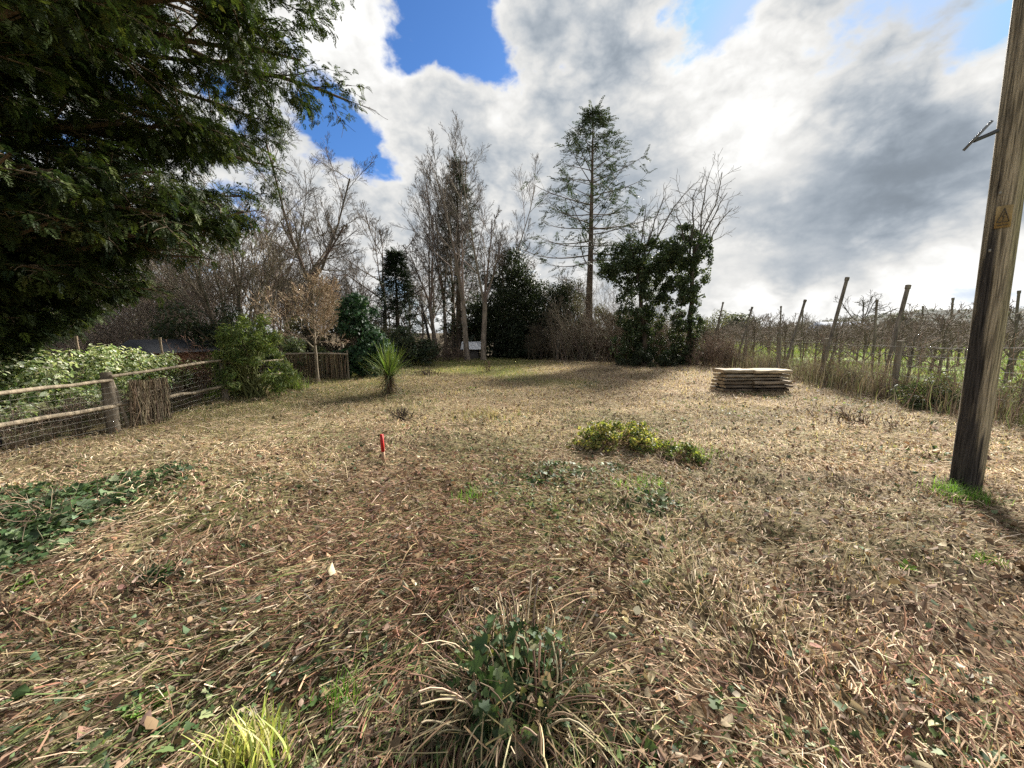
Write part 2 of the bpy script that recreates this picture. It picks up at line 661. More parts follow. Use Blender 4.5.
def bare_tree(name, label, base, hgt, r0, spec, col=(0.16, 0.135, 0.11), lean=(0, 0), forks=None, group=None, wig=0.03, cat='tree', tk=8, twigc=None, m=9, r1=0.14):
    """spec: list of levels (nch, t0, t1, ratio, ang, up, wig, rr, rmin)"""
    ro = thing(name, label, cat, base, group)
    p, r = trunk_poly(base, hgt, r0, lean, wig, m, r1)
    MB().tubes(p, r, tk, np.asarray(col)).build('trunk', M['bark'], ro, True)
    mb = MB()
    lv = (p, r)
    for i, s in enumerate(spec):
        nch, t0, t1, ratio, ang, up, wg, rr, rmin = s
        lv = grow(lv[0], lv[1], nch, t0, t1, ratio, ang, up, wg, 6 if i < 2 else 4, rr, rmin)
        k = 6 if i == 0 else (4 if i == 1 else 3)
        cc_ = np.asarray(col) if i < 2 or twigc is None else np.asarray(twigc)
        mb.tubes(lv[0], lv[1], k, cj(cc_, len(lv[0]), 0.15, 0.04))
    mb.build('branches', M['twig'], ro)
    return ro, lv


def cloud_leaves(mb, ctrs, rads, n, size, pal, wts, tpl=LEAF4, aspect=0.6, up=0.4, shell=0.55, cs=0.22):
    """leaves spread through ellipsoid clumps (ctrs (K,3), rads (K,3))"""
    ctrs, rads = np.asarray(ctrs, float), np.asarray(rads, float)
    vol = rads.prod(1) ** 0.67
    k = rng.choice(len(ctrs), n, p=vol / vol.sum())
    dv = rdir(n)
    rad = (shell + (1 - shell) * rng.uniform(0, 1, n)) ** 1.0 * rng.uniform(0.75, 1.12, n)
    pos = ctrs[k] + dv * rads[k] * rad[:, None]
    nrm = nz(dv + rdir(n) * 0.8 + np.array([0, 0, up]))
    D = nz(np.cross(nrm, rdir(n)) + np.array([0, 0, -0.25]))
    s = size * np.exp(rng.normal(0, 0.25, n))
    ax = axes(D, nrm, s, s * aspect)
    ok = pos[:, 2] > H(pos[:, 0], pos[:, 1]) - 0.02
    col = pick(pal, wts, n, cs)
    mb.inst(tpl, pos[ok], ax[0][ok], ax[1][ok], ax[2][ok], col[ok])
    return mb


def clumps(base, dims, k, rsz, bottom=0.0, seed_top=1.0):
    """k clump centres on the shell of a half ellipsoid with its foot at base; dims = half widths x,y and height"""
    b = np.asarray(base, float)
    u = rdir(k)
    u[:, 2] = np.abs(u[:, 2]) * (1 - bottom) + bottom
    rad = rng.uniform(0.45, 0.95, k) ** 0.7
    c = b + u * np.array([dims[0], dims[1], dims[2]]) * rad[:, None] 
    rr = np.exp(rng.normal(0, 0.25, (k, 1))) * rsz * np.array([1, 1, 0.8])
    return c, rr


def bush(name, label, cat, base, dims, k, rsz, n, size, pal, wts, material, group=None, tpl=LEAF4, aspect=0.6, stems=24, stemcol=(0.10, 0.08, 0.055), bottom=0.05, cs=0.22):
    ro = thing(name, label, cat, base, group)
    c, rr = clumps(base, dims, k, rsz, bottom)
    mb = cloud_leaves(MB(), c, rr, n, size, pal, wts, tpl, aspect, cs=cs)
    mb.build('foliage', material, ro)
    b = np.asarray(base, float)
    ends = c[rng.integers(0, k, stems)]
    st = b + rng.normal(0, 0.18, (stems, 3)) * np.array([dims[0], dims[1], 0])
    st[:, 2] = H(st[:, 0], st[:, 1]) - 0.05
    t = np.linspace(0, 1, 6)[None, :, None]
    mid = (st + ends) / 2 + np.array([0, 0, 0.15]) * dims[2]
    pts = (1 - t) ** 2 * st[:, None] + 2 * t * (1 - t) * mid[:, None] + t * t * ends[:, None]
    rad = np.linspace(1, 0.35, 6)[None] * rng.uniform(0.012, 0.03, (stems, 1)) * max(dims[2], 0.5) / 1.5
    sm = MB().tubes(pts, rad, 4, np.asarray(stemcol))
    l2 = grow(pts, rad, 6, 0.3, 1, 0.4, 40, 0.08, 0.2, 4, 0.6, 0.004)
    sm.tubes(l2[0], l2[1], 3, np.asarray(stemcol))
    sm.build('stems', M['twig'], ro)
    return ro


# ------------------------------------------------------------------ YEW (huge dark evergreen on the left)
def yew():
    base = np.array([-10.0, 6.0, H1(-10, 6)])
    ro = thing('yew_tree', 'huge dark green yew spreading over the rail fence', 'tree', base)
    GAP = 0.37
    zs = [0.3, 1.0, 1.7, 2.3, 2.9, 3.5, 4.6, 5.8, 6.3, 7.5, 9.0, 10.5, 12, 13.5]
    rs = [0.9, 1.6, 2.3, 3.45, 4.3, 4.95, 5.4, 6.0, 6.9, 7.4, 7.2, 6.0, 3.6, 0.5]
    p, r = trunk_poly(base, 13.0, 0.55, (0.02, 0.0), 0.012, 10, 0.15)
    MB().tubes(p, r, 12, (0.085, 0.055, 0.04)).build('trunk', M['bark'], ro, True)
    nb = 150
    az_c = math.atan2(-6.0, 10.0)                      # towards the camera
    az = rng.uniform(-math.pi, math.pi, nb)
    az[:110] = az_c + rng.normal(0.35, 0.85, 110)
    ze = rng.uniform(0.6, 12.5, nb)
    ze[:120] = rng.uniform(0.8, 10.5, 120)
    Rr = np.interp(ze, zs, rs) * rng.uniform(0.72, 1.02, nb)
    end = np.stack([base[0] + np.cos(az) * Rr, base[1] + np.sin(az) * Rr, base[2] + ze], -1)
    z0 = np.clip(ze - Rr * rng.uniform(0.05, 0.45, nb), 0.5, 12.3)
    st = np.stack([np.interp(z0, p[0, :, 2], p[0, :, 0]), np.interp(z0, p[0, :, 2], p[0, :, 1]), z0], -1)
    mid = (st + end) / 2 + np.array([0, 0, 1.0]) * (Rr * rng.uniform(0.05, 0.2, nb))[:, None] + rng.normal(0, 0.25, (nb, 3))
    t = np.linspace(0, 1, 10)[None, :, None]
    lp = (1 - t) ** 2 * st[:, None] + 2 * t * (1 - t) * mid[:, None] + t * t * end[:, None]
    lp[:, 1:-1] += rng.normal(0, 0.05, (nb, 8, 3))
    lr = np.linspace(1, 0.22, 10)[None] * (0.02 + 0.012 * Rr[:, None])
    bm = MB().tubes(lp, lr, 6, (0.12, 0.085, 0.06))
    a = grow(lp, lr, 17, 0.2, 1.0, 0.21, 52, -0.03, 0.10, 6, 0.55, 0.008, 0.35, flat=True)
    bm.tubes(a[0], a[1], 4, (0.10, 0.075, 0.05))
    b = grow(a[0], a[1], 6, 0.2, 1.0, 0.5, 50, -0.07, 0.12, 5, 0.55, 0.005, 0.4, flat=True)
    bm.tubes(b[0], b[1], 3, (0.09, 0.07, 0.045))
    bm.build('branches', M['bark'], ro)
    # hanging sprays along the fine branches and round the tips
    lv = np.concatenate([b[0][:, 1:4].reshape(-1, 3), b[0][:, -1], a[0][:, 2:].reshape(-1, 3)])
    dr = np.concatenate([np.diff(b[0], axis=1)[:, 1:4].reshape(-1, 3), b[0][:, -1] - b[0][:, -2], np.diff(a[0], axis=1)[:, 1:].reshape(-1, 3)])
    # thin the far side: nothing of it shows
    toc = (lv[:, 0] - base[0]) * math.cos(az_c) + (lv[:, 1] - base[1]) * math.sin(az_c)
    keep = ((toc > -1.5) & (fbm(lv[:, 0] * 1.1 + lv[:, 1] * 0.7, lv[:, 2] * 1.1 - lv[:, 1] * 0.6, 19, 3) > GAP)) | (rng.uniform(0, 1, len(lv)) < 0.22)
    # low foliage must stay off the fence
    rad = np.hypot(lv[:, 0] - base[0], lv[:, 1] - base[1])
    keep &= rad < np.interp(lv[:, 2], zs, rs) * 1.04
    lv, dr = lv[keep], dr[keep]
    lv, dr = np.repeat(lv, 3, 0), np.repeat(dr, 3, 0)
    n = len(lv)
    lv = lv + rng.normal(0, 0.08, (n, 3))
    D = nz(nz(dr) + rng.normal(0, 0.75, (n, 3)) * np.array([1, 1, 0.6]) + np.array([0, 0, -0.30]))
    U = nz(rng.normal(0, 0.22, (n, 3)) + np.array([0, 0, 1.0]))
    L = rng.uniform(0.10, 0.21, n)
    col = pick([[0.026, 0.040, 0.014], [0.042, 0.060, 0.018], [0.07, 0.088, 0.022], [0.018, 0.030, 0.014]], [4, 4, 1.6, 3], n, 0.2)
    mb = MB()
    w_ = rng.integers(0, 3, n)
    for k in range(3):
        s = w_ == k
        ax = axes(D[s], U[s], L[s], L[s])
        mb.inst(YEW_T[k], lv[s], *ax, col[s])
    print('yew sprays', n)
    mb.build('foliage', M['needle'], ro)


yew()


# ------------------------------------------------------------------ conifers
def conifer(name, label, base, hgt, r0, z0, prof, nwh, per, droop, col, tw=1.0, sparse=1.0, barkc=(0.11, 0.085, 0.065), sprayL=(0.35, 0.7), cat='conifer', dens=2, inner=0.25, lean=(0, 0), topk=1.0):
    """prof: (t list, radius list) against relative height"""
    ro = thing(name, label, cat, base)
    p, r = trunk_poly(base, hgt, r0, lean, 0.006, 14, 0.08)
    MB().tubes(p, r, 8, barkc).build('trunk', M['bark'], ro, True)
    zr = np.repeat(np.linspace(z0, 0.985, nwh), per) + rng.normal(0, 0.008, nwh * per)
    nb = len(zr)
    az = np.tile(np.arange(per) * 2 * np.pi / per, nwh) + np.repeat(rng.uniform(0, 6.28, nwh), per) + rng.normal(0, 0.25, nb)
    Lb = np.interp(zr, prof[0], prof[1]) * rng.uniform(0.6, 1.1, nb)
    st, _ = lerp_poly(p, np.clip(zr, 0, 1)[None])
    st = st[0]
    t = np.linspace(0, 1, 8)
    rise = np.interp(zr, [z0, 1.0], [-droop, 0.75])
    pts = st[:, None] + np.stack([np.cos(az)[:, None] * Lb[:, None] * t, np.sin(az)[:, None] * Lb[:, None] * t,
                                  Lb[:, None] * (rise[:, None] * t * (1.25 - 0.55 * t) + 0.18 * t ** 3)], -1)
    rad = np.linspace(1, 0.25, 8)[None] * (0.012 + 0.009 * Lb[:, None]) * tw
    bm = MB().tubes(pts, rad, 4, barkc)
    a = grow(pts, rad, 9, inner, 1.0, 0.30, 50, -0.05, 0.08, 4, 0.5, 0.006, 0.45, flat=True)
    bm.tubes(a[0], a[1], 3, barkc)
    bm.build('branches', M['twig'], ro)
    lv = np.concatenate([a[0][:, j] for j in range(1, 4)] + [pts[:, j] for j in range(4, 8)])
    dr = np.concatenate([a[0][:, j] - a[0][:, j - 1] for j in range(1, 4)] + [pts[:, j] - pts[:, j - 1] for j in range(4, 8)])
    keep = rng.uniform(0, 1, len(lv)) < sparse * np.where(lv[:, 2] - base[2] > 0.72 * hgt, topk, 1.0)
    lv, dr = np.repeat(lv[keep], dens, 0), np.repeat(dr[keep], dens, 0)
    n = len(lv)
    lv = lv + rng.normal(0, 0.06, (n, 3))
    D = nz(nz(dr) + rng.normal(0, 0.35, (n, 3)) + np.array([0, 0, -0.15]))
    U = nz(rng.normal(0, 0.3, (n, 3)) + np.array([0, 0, 1.0]))
    L = rng.uniform(*sprayL, n)
    mb = MB()
    w_ = rng.integers(0, 2, n)
    cl = cj(col, n, 0.25)
    for k in range(2):
        s = w_ == k
        mb.inst(SPRUCE_T[k], lv[s], *axes(D[s], U[s], L[s], L[s]), cl[s])
    mb.build('foliage', M['needle'], ro)
    return ro


Ysp = 23.0
top = P(595, 93, Ysp)
b0 = XY(589, Ysp)
top[2] -= 0.95
conifer('spruce_tree', 'tall sparse spruce with bare lower trunk, standing alone against the clouds', b0, top[2] - b0[2], 0.27, 0.42,
        ([0.40, 0.46, 0.55, 0.62, 0.75, 0.86, 0.95, 1.0], [4.0, 4.2, 3.7, 3.3, 2.4, 1.25, 0.5, 0.12]), 18, 4, 0.15, (0.034, 0.046, 0.030),
        topk=0.75, sparse=0.48, dens=1, inner=0.45, sprayL=(0.45, 0.85), lean=((top[0] - b0[0]) / 17, 0))
Yc = 26.0
b0 = XY(459, Yc)
conifer('fir_tree', 'dark narrow fir hemmed in by tall bare ash stems', b0, P(459, 165, Yc)[2], 0.24, 0.12,
        ([0.1, 0.35, 0.6, 0.8, 1.0], [2.0, 1.9, 1.3, 0.75, 0.1]), 22, 4, 0.25, (0.026, 0.036, 0.024), sparse=0.55, sprayL=(0.4, 0.8), dens=1)
Yc = 25.0
b0 = XY(398, Yc)
conifer('fir_tree', 'short dense dark fir behind the spiky yucca', b0, P(398, 255, Yc)[2], 0.2, 0.06,
        ([0.05, 0.3, 0.6, 0.85, 1.0], [1.9, 1.7, 1.15, 0.6, 0.1]), 15, 6, 0.1, (0.024, 0.036, 0.024), sprayL=(0.4, 0.75), sparse=0.8, dens=1)

# ------------------------------------------------------------------ bare trees
GREY = (0.125, 0.108, 0.092)
BRN = (0.13, 0.10, 0.075)
# round crowned oak like tree
bare_tree('bare_tree', 'large bare tree with round crown and forked trunk, left of the yucca', XY(312, 24), 5.2, 0.21,
          [(5, 0.80, 1.0, 1.35, 34, 0.055, 0.07, 0.66, 0.05), (9, 0.15, 1.0, 0.55, 44, 0.06, 0.08, 0.5, 0.018),
           (9, 0.15, 1.0, 0.5, 38, 0.05, 0.09, 0.55, 0.009), (8, 0.2, 1.0, 0.52, 36, 0.04, 0.11, 0.6, 0.006), (4, 0.2, 1.0, 0.55, 34, 0.04, 0.13, 0.6, 0.005)], BRN, twigc=GREY, r1=0.72)
bare_tree('bare_tree', 'slender bare tree between the round crowned tree and the dark firs', XY(384, 28), 7.2, 0.2,
          [(8, 0.4, 1.0, 0.78, 44, 0.07, 0.12, 0.6, 0.025), (8, 0.25, 1.0, 0.5, 40, 0.05, 0.16, 0.6, 0.014),
           (7, 0.2, 1.0, 0.5, 40, 0.05, 0.16, 0.6, 0.009), (6, 0.2, 1.0, 0.55, 38, 0.05, 0.18, 0.6, 0.007)], BRN, twigc=GREY)
ASH = [(3, 0.80, 1.0, 2.1, 13, 0.02, 0.035, 0.72, 0.03), (8, 0.15, 1.0, 0.50, 27, 0.05, 0.05, 0.5, 0.014), (8, 0.15, 1.0, 0.46, 30, 0.05, 0.07, 0.5, 0.008),
       (7, 0.15, 1.0, 0.5, 30, 0.04, 0.08, 0.5, 0.0055), (4, 0.2, 1.0, 0.5, 30, 0.03, 0.10, 0.6, 0.0048)]
for px, Y, hh, ln, r0, lab in [
        (467, 22.5, 3.5, (-0.06, 0), 0.17, 'tall ash with pale forked trunk at the lawn edge, left one of a front pair'),
        (483, 22.5, 3.6, (0.05, 0), 0.17, 'tall ash with pale forked trunk at the lawn edge, right one of a front pair'),
        (437, 25, 3.6, (-0.13, 0), 0.14, 'thin bare ash leaning outward, left end of the tall clump'),
        (446, 25.5, 4.2, (-0.03, 0), 0.13, 'thin straight bare ash in the clump, beside the leaning one'),
        (453, 26.5, 4.3, (0.01, 0), 0.13, 'thin bare ash close against the dark narrow fir'),
        (496, 26.5, 3.7, (0.13, 0), 0.13, 'thin bare ash rising out of the dark evergreen, right end of the clump')]:
    bare_tree('ash_tree', lab, XY(px, Y), hh, r0, ASH, (0.21, 0.17, 0.135), ln, group='tall bare ash trees in a clump', wig=0.012, twigc=(0.12, 0.10, 0.085), r1=0.72)
bare_tree('dead_tree', 'dark bare trunk leaning left with a broken top, beside the ash clump', XY(434, 24), 3.6, 0.14,
          [(4, 0.5, 1.0, 0.6, 45, 0.02, 0.2, 0.6, 0.02), (5, 0.3, 1.0, 0.5, 45, 0.02, 0.2, 0.6, 0.01)], (0.035, 0.03, 0.025), (-0.22, 0))
# coppiced stems left
COP = [(10, 0.2, 1.0, 0.45, 30, 0.06, 0.09, 0.6, 0.014), (9, 0.2, 1.0, 0.5, 36, 0.05, 0.13, 0.6, 0.009), (8, 0.2, 1.0, 0.55, 38, 0.04, 0.16, 0.6, 0.007)]


def coppice(label, base, nst, hgt, spread, r0, col, spec=COP, name='coppiced_tree', group=None, cat='tree', twigc=None):
    ro = thing(name, label, cat, base, group)
    b = np.asarray(base, float)
    az = rng.uniform(0, 6.28, nst)
    el = rng.uniform(0.2, 1.0, nst) * spread
    D = np.stack([np.cos(az) * np.sin(el), np.sin(az) * np.sin(el), np.cos(el)], -1)
    st = b + np.stack([np.cos(az), np.sin(az), np.zeros(nst)], -1) * 0.25 * rng.uniform(0.2, 1, (nst, 1)) + np.array([0, 0, -0.1])
    pts, rad = sweep(st, D, hgt * rng.uniform(0.6, 1.05, nst), rng.uniform(0.6, 1.1, nst) * r0, 0.03, 0.06, 8, 0.012)
    MB().tubes(pts, rad, 6, cj(col, nst, 0.12)).build('stems', M['bark'], ro, True)
    mb, lv = MB(), (pts, rad)
    for i, s in enumerate(spec):
        nch, t0, t1, ratio, ang, up, wg, rr, rmin = s
        lv = grow(lv[0], lv[1], nch, t0, t1, ratio, ang, up, wg, 5 if i == 0 else 4, rr, rmin)
        mb.tubes(lv[0], lv[1], 4 if i == 0 else 3, cj(twigc if twigc is not None else col, len(lv[0]), 0.18, 0.05))
    mb.build('branches', M['twig'], ro)
    return ro


coppice('fan of bare coppiced stems rising behind the feathery green shrub', XY(235, 17), 10, 7.2, 0.55, 0.09, (0.21, 0.175, 0.13))
coppice('tangle of leaning bare coppiced stems at the yew branch tips', XY(190, 19), 9, 7.0, 0.75, 0.10, (0.19, 0.155, 0.12))
coppice('bare coppiced hazel with reddish tint behind the round crowned tree', XY(280, 26), 9, 8.5, 0.5, 0.09, (0.16, 0.115, 0.085))
coppice('bare grey thicket tree between the firs and the round crowned tree', XY(352, 27), 8, 6.5, 0.6, 0.08, (0.14, 0.12, 0.10))
# small tree with pale brown twigs by the hedge panel
bare_tree('small_tree', 'small bare tree with dense pale brown twigs and one thin trunk', XY(315, 12.2), 2.65, 0.065,
          [(13, 0.42, 1.0, 0.62, 46, 0.08, 0.1, 0.6, 0.012), (11, 0.2, 1.0, 0.5, 42, 0.06, 0.14, 0.6, 0.007),
           (9, 0.2, 1.0, 0.5, 40, 0.08, 0.16, 0.6, 0.005), (5, 0.2, 1.0, 0.5, 36, 0.1, 0.18, 0.6, 0.0045)], (0.24, 0.20, 0.15), (0, 0), twigc=(0.38, 0.29, 0.20), wig=0.02)

# ------------------------------------------------------------------ evergreens and bushes
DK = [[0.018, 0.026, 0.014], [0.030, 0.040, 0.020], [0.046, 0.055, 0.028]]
MG = [[0.07, 0.11, 0.032], [0.12, 0.16, 0.048], [0.18, 0.21, 0.065]]
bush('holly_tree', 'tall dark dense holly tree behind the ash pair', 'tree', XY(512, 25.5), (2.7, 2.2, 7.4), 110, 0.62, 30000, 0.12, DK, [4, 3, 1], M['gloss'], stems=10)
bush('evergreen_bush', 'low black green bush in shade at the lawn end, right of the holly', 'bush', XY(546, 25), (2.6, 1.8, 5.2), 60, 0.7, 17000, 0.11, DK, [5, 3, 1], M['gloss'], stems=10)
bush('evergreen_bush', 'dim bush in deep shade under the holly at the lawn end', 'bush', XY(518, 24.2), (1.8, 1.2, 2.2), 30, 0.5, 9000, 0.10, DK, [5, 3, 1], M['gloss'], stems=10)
bush('evergreen_bush', 'olive brown bush filling the gap left of the spruce trunk', 'bush', XY(572, 25.0), (1.9, 1.5, 5.4), 50, 0.5, 11000, 0.10,
     [[0.05, 0.05, 0.025], [0.085, 0.072, 0.04], [0.03, 0.036, 0.018]], [3, 2, 3], M['leaf'], stems=20)
bush('laurel_bush', 'deep green rounded laurel right of the small bare tree', 'bush', XY(362, 14.6), (1.05, 0.9, 3.3), 40, 0.4, 10000, 0.12, [[0.018, 0.045, 0.02], [0.03, 0.07, 0.03], [0.06, 0.10, 0.05]], [4, 4, 1], M['gloss'], stems=12)
bush('laurel_bush', 'dull green bush behind the yucca, below the short fir', 'bush', XY(400, 19), (1.9, 1.2, 2.0), 30, 0.45, 6000, 0.11,
     [[0.05, 0.065, 0.035], [0.08, 0.085, 0.05], [0.03, 0.045, 0.025]], [3, 2, 3], M['leaf'], stems=24)
bush('bamboo_shrub', 'feathery bright green shrub at the end of the rail fence', 'shrub', XY(247, 9.3), (0.95, 0.8, 2.15), 130, 0.13, 12500, 0.085, MG, [3, 5, 3], M['leaf'], aspect=0.26, stems=40, stemcol=(0.12, 0.13, 0.05))
bush('bramble_bush', 'dark evergreen scrub behind the feathery green shrub', 'bush', XY(215, 14.5), (2.6, 1.6, 2.7), 50, 0.5, 11000, 0.10, [[0.03, 0.045, 0.025], [0.05, 0.065, 0.035], [0.08, 0.075, 0.05]], [4, 3, 1], M['leaf'], stems=40)
bush('leafy_hedge', 'low leafy hedge behind the small bare tree', 'hedge', XY(298, 14), (1.6, 0.6, 1.45), 36, 0.26, 5500, 0.09, [[0.07, 0.095, 0.045], [0.11, 0.13, 0.07], [0.17, 0.18, 0.11]], [3, 4, 1], M['leaf'], stems=20)


def ivy_tree(label, base, trunk_h, lean, blobs, n, bare, col=(0.09, 0.07, 0.05)):
    """a trunk wrapped in ivy with bare shoots above; blobs: picture circles (px,py,radius px) at the tree's depth"""
    ro = thing('ivy_clad_tree', label, 'tree', base)
    p, r = trunk_poly(base, trunk_h, 0.16, lean, 0.03, 10, 0.45)
    MB().tubes(p, r, 8, col).build('trunk', M['bark'], ro, True)
    Y = base[1]
    c = np.array([P(a, b, Y + rng.uniform(-0.6, 0.6)) for a, b, q in blobs])
    rr = np.array([[q * Y / F, q * Y / F * 0.9, q * Y / F] for a, b, q in blobs])
    # small clumps inside each blob so the outline is broken
    k = 16
    cc_ = (c[:, None] + rdir(len(c) * k).reshape(len(c), k, 3) * rr[:, None] * 0.95).reshape(-1, 3)
    rc = np.repeat(rr, k, 0) * rng.uniform(0.14, 0.46, (len(c) * k, 1))
    mb = cloud_leaves(MB(), cc_, rc, n, 0.082, [[0.034, 0.05, 0.024], [0.056, 0.078, 0.034], [0.11, 0.13, 0.065]], [4, 4, 1.5], LEAF6, 0.8, 0.3)
    mb.build('ivy', M['gloss'], ro)
    lp = [P(a, b, Y) for a, b in bare]
    ends = np.array(lp)
    st, _ = lerp_poly(p, np.full((1, len(ends)), 0.8))
    st = st[0] + rng.normal(0, 0.15, (len(ends), 3))
    t = np.linspace(0, 1, 8)[None, :, None]
    mid = st * 0.55 + ends * 0.45 + np.array([0, 0, 0.5])
    pts = (1 - t) ** 2 * st[:, None] + 2 * t * (1 - t) * mid[:, None] + t * t * ends[:, None] + 0
    pts[:, 1:] += np.cumsum(rng.normal(0, 0.07, (len(ends), 7, 3)), 1)
    rad = np.linspace(0.06, 0.014, 8)[None] * np.ones((len(ends), 1))
    bm = MB().tubes(pts, rad, 5, GREY)
    a = grow(pts, rad, 8, 0.25, 1, 0.4, 36, 0.03, 0.16, 5, 0.55, 0.01)
    bm.tubes(a[0], a[1], 3, GREY)
    b = grow(a[0], a[1], 4, 0.25, 1, 0.5, 36, 0.03, 0.16, 4, 0.55, 0.007)
    bm.tubes(b[0], b[1], 3, GREY)
    bm.build('branches', M['twig'], ro)


ivy_tree('leaning tree cloaked in ivy beside the spruce trunk', XY(648, 20), 5.4, (-0.12, 0),
         [(615, 262, 15), (628, 275, 17), (645, 262, 18), (634, 300, 14), (655, 285, 16), (638, 320, 12), (640, 345, 13), (640, 362, 14), (660, 250, 13), (622, 255, 10), (610, 272, 10), (640, 280, 20), (640, 322, 15), (628, 318, 11), (652, 318, 11), (640, 342, 15), (630, 355, 14), (620, 345, 9), (654, 340, 10), (650, 268, 16), (618, 268, 12), (664, 275, 14), (632, 244, 10)],
         30000, [(652, 205), (668, 198), (640, 222), (630, 235), (690, 188)])
ivy_tree('upright ivy wrapped tree ending the row, nearest the timber stack', XY(690, 19.5), 5.8, (-0.02, 0),
         [(688, 245, 17), (680, 268, 15), (698, 262, 12), (676, 290, 14), (692, 295, 10), (686, 318, 11), (684, 340, 13), (688, 360, 14), (668, 255, 12), (670, 362, 14), (696, 240, 9), (675, 275, 14), (690, 345, 12), (680, 330, 12), (676, 310, 10), (694, 325, 9), (676, 355, 13), (700, 358, 11), (666, 275, 11), (672, 250, 11), (690, 280, 14), (684, 232, 10), (704, 250, 7), (700, 275, 7)],
         26000, [(722, 168), (712, 178), (700, 188), (676, 205), (740, 205), (728, 195)])
bush('hawthorn_bush', 'loose grey green bush right of the ivy wrapped tree', 'bush', XY(712, 24), (1.3, 1.2, 3.4), 26, 0.45, 3200, 0.09, [[0.08, 0.085, 0.055], [0.11, 0.11, 0.075]], [1, 1], M['leaf'], stems=40, stemcol=(0.13, 0.11, 0.09))
bush('bramble_bush', 'low dark bramble at the foot of the ivy clad trees', 'bush', XY(655, 18.6), (1.7, 0.8, 0.9), 26, 0.28, 4500, 0.09, DK, [2, 3, 2], M['leaf'], stems=30)


# brown brushwood round the spruce foot
def scrub(name, label, cat, base, n, hgt, wx, wy, col, spread=0.35, r0=0.012, spec=None, group=None, kind=None):
    b = np.asarray(base, float)
    ro = thing(name, label, cat, base, group)
    st = b + np.stack([rng.uniform(-wx, wx, n), rng.uniform(-wy, wy, n), np.zeros(n)], -1)
    st[:, 2] = H(st[:, 0], st[:, 1]) - 0.05
    D = nz(np.stack([rng.normal(0, spread, n), rng.normal(0, spread, n), np.ones(n)], -1))
    edge = 1 - 0.5 * (np.abs(st[:, 0] - b[0]) / wx) ** 2
    pts, rad = sweep(st, D, hgt * rng.uniform(0.45, 1.05, n) * edge, rng.uniform(0.6, 1.2, n) * r0, -0.02, 0.10, 6, 0.004)
    MB().tubes(pts, rad, 4, cj(col, n, 0.25, 0.06)).build('stems', M['twig'], ro)
    mb = MB()
    lv = (pts, rad)
    for s in (spec or [(9, 0.2, 1, 0.35, 38, 0.03, 0.15), (5, 0.2, 1, 0.5, 40, 0.0, 0.2)]):
        lv = grow(lv[0], lv[1], s[0], s[1], s[2], s[3], s[4], s[5], s[6], 4, 0.6, 0.004)
        mb.tubes(lv[0], lv[1], 3, cj(col, len(lv[0]), 0.25, 0.06))
    mb.build('twigs', M['twig'], ro)
    return ro


scrub('brushwood', 'tall tan brushwood round the spruce trunk', 'scrub', XY(600, 21.8), 150, 4.9, 2.6, 0.9, (0.165, 0.135, 0.10), 0.22, 0.018)
scrub('brushwood', 'dense grey brown brush between the two ivy clad trunks', 'scrub', XY(664, 20.6), 90, 3.6, 1.0, 0.6, (0.15, 0.12, 0.085), 0.22, 0.014)
scrub('brushwood', 'thin brown scrub left of the spruce at the shaded lawn end', 'scrub', XY(552, 23.0), 90, 3.0, 1.6, 0.6, (0.11, 0.09, 0.065), 0.25, 0.014)
scrub('dead_bramble', 'rust brown dead bramble at the end of the rail fence', 'bramble', XY(203, 10.2), 110, 1.6, 0.8, 0.6, (0.14, 0.085, 0.06), 0.5, 0.009)
scrub('dry_brush', 'low dry brush tangled behind the rail fence netting', 'scrub', np.array([-7.1, 6.0, 0]), 130, 0.8, 0.25, 2.6, (0.20, 0.155, 0.11), 0.5, 0.007)
scrub('scrub_thicket', 'grey brown thicket behind the pale ivy hedge', 'scrub', XY(125, 18), 300, 6.0, 6.0, 1.6, (0.22, 0.18, 0.15), 0.4, 0.02, [(10, 0.2, 1, 0.4, 38, 0.03, 0.15), (7, 0.2, 1, 0.5, 40, 0.0, 0.2)])
scrub('scrub_thicket', 'brown scrub low between the firs and the ash clump', 'scrub', XY(425, 21.5), 120, 1.7, 2.0, 0.7, (0.15, 0.11, 0.085), 0.45, 0.012)
scrub('scrub_thicket', 'low brown brush between the ivy clad trees and the timber stack', 'scrub', XY(716, 18.5), 110, 2.0, 1.0, 0.8, (0.17, 0.125, 0.09), 0.3, 0.012)

# ------------------------------------------------------------------ far woodland and hill
def far_wood(name, kind_label, spots, hgt, n, col, seed):
    mb = MB()
    for (px, Y) in spots:
        b = XY(px, Y)
        h = hgt * rng.uniform(0.7, 1.2)
        p, r = trunk_poly(b, h * 0.6, h * 0.018, (rng.normal(0, 0.05), 0), 0.03, 6, 0.4)
        mb.tubes(p, r, 5, col)
        a = grow(p, r, 9, 0.25, 1, 0.75, 32, 0.08, 0.1, 5, 0.6, 0.02)
        mb.tubes(a[0], a[1], 4, col)
        b2 = grow(a[0], a[1], 8, 0.2, 1, 0.5, 36, 0.06, 0.14, 4, 0.55, 0.013)
        mb.tubes(b2[0], b2[1], 3, cj(col, len(b2[0]), 0.2))
        b3 = grow(b2[0], b2[1], 6, 0.2, 1, 0.55, 38, 0.04, 0.14, 3, 0.55, 0.016)
        mb.tubes(b3[0], b3[1], 3, cj(col, len(b3[0]), 0.2))
    o = mb.build(name, M['twig'])
    tag(o, kind_label, 'woodland', kind='stuff')


far_wood('woodland', 'far bare woodland beyond the garden trees', [(px + rng.uniform(-15, 15), rng.uniform(34, 52)) for px in np.linspace(-80, 590, 40)], 11, 0, (0.16, 0.135, 0.115), 1)


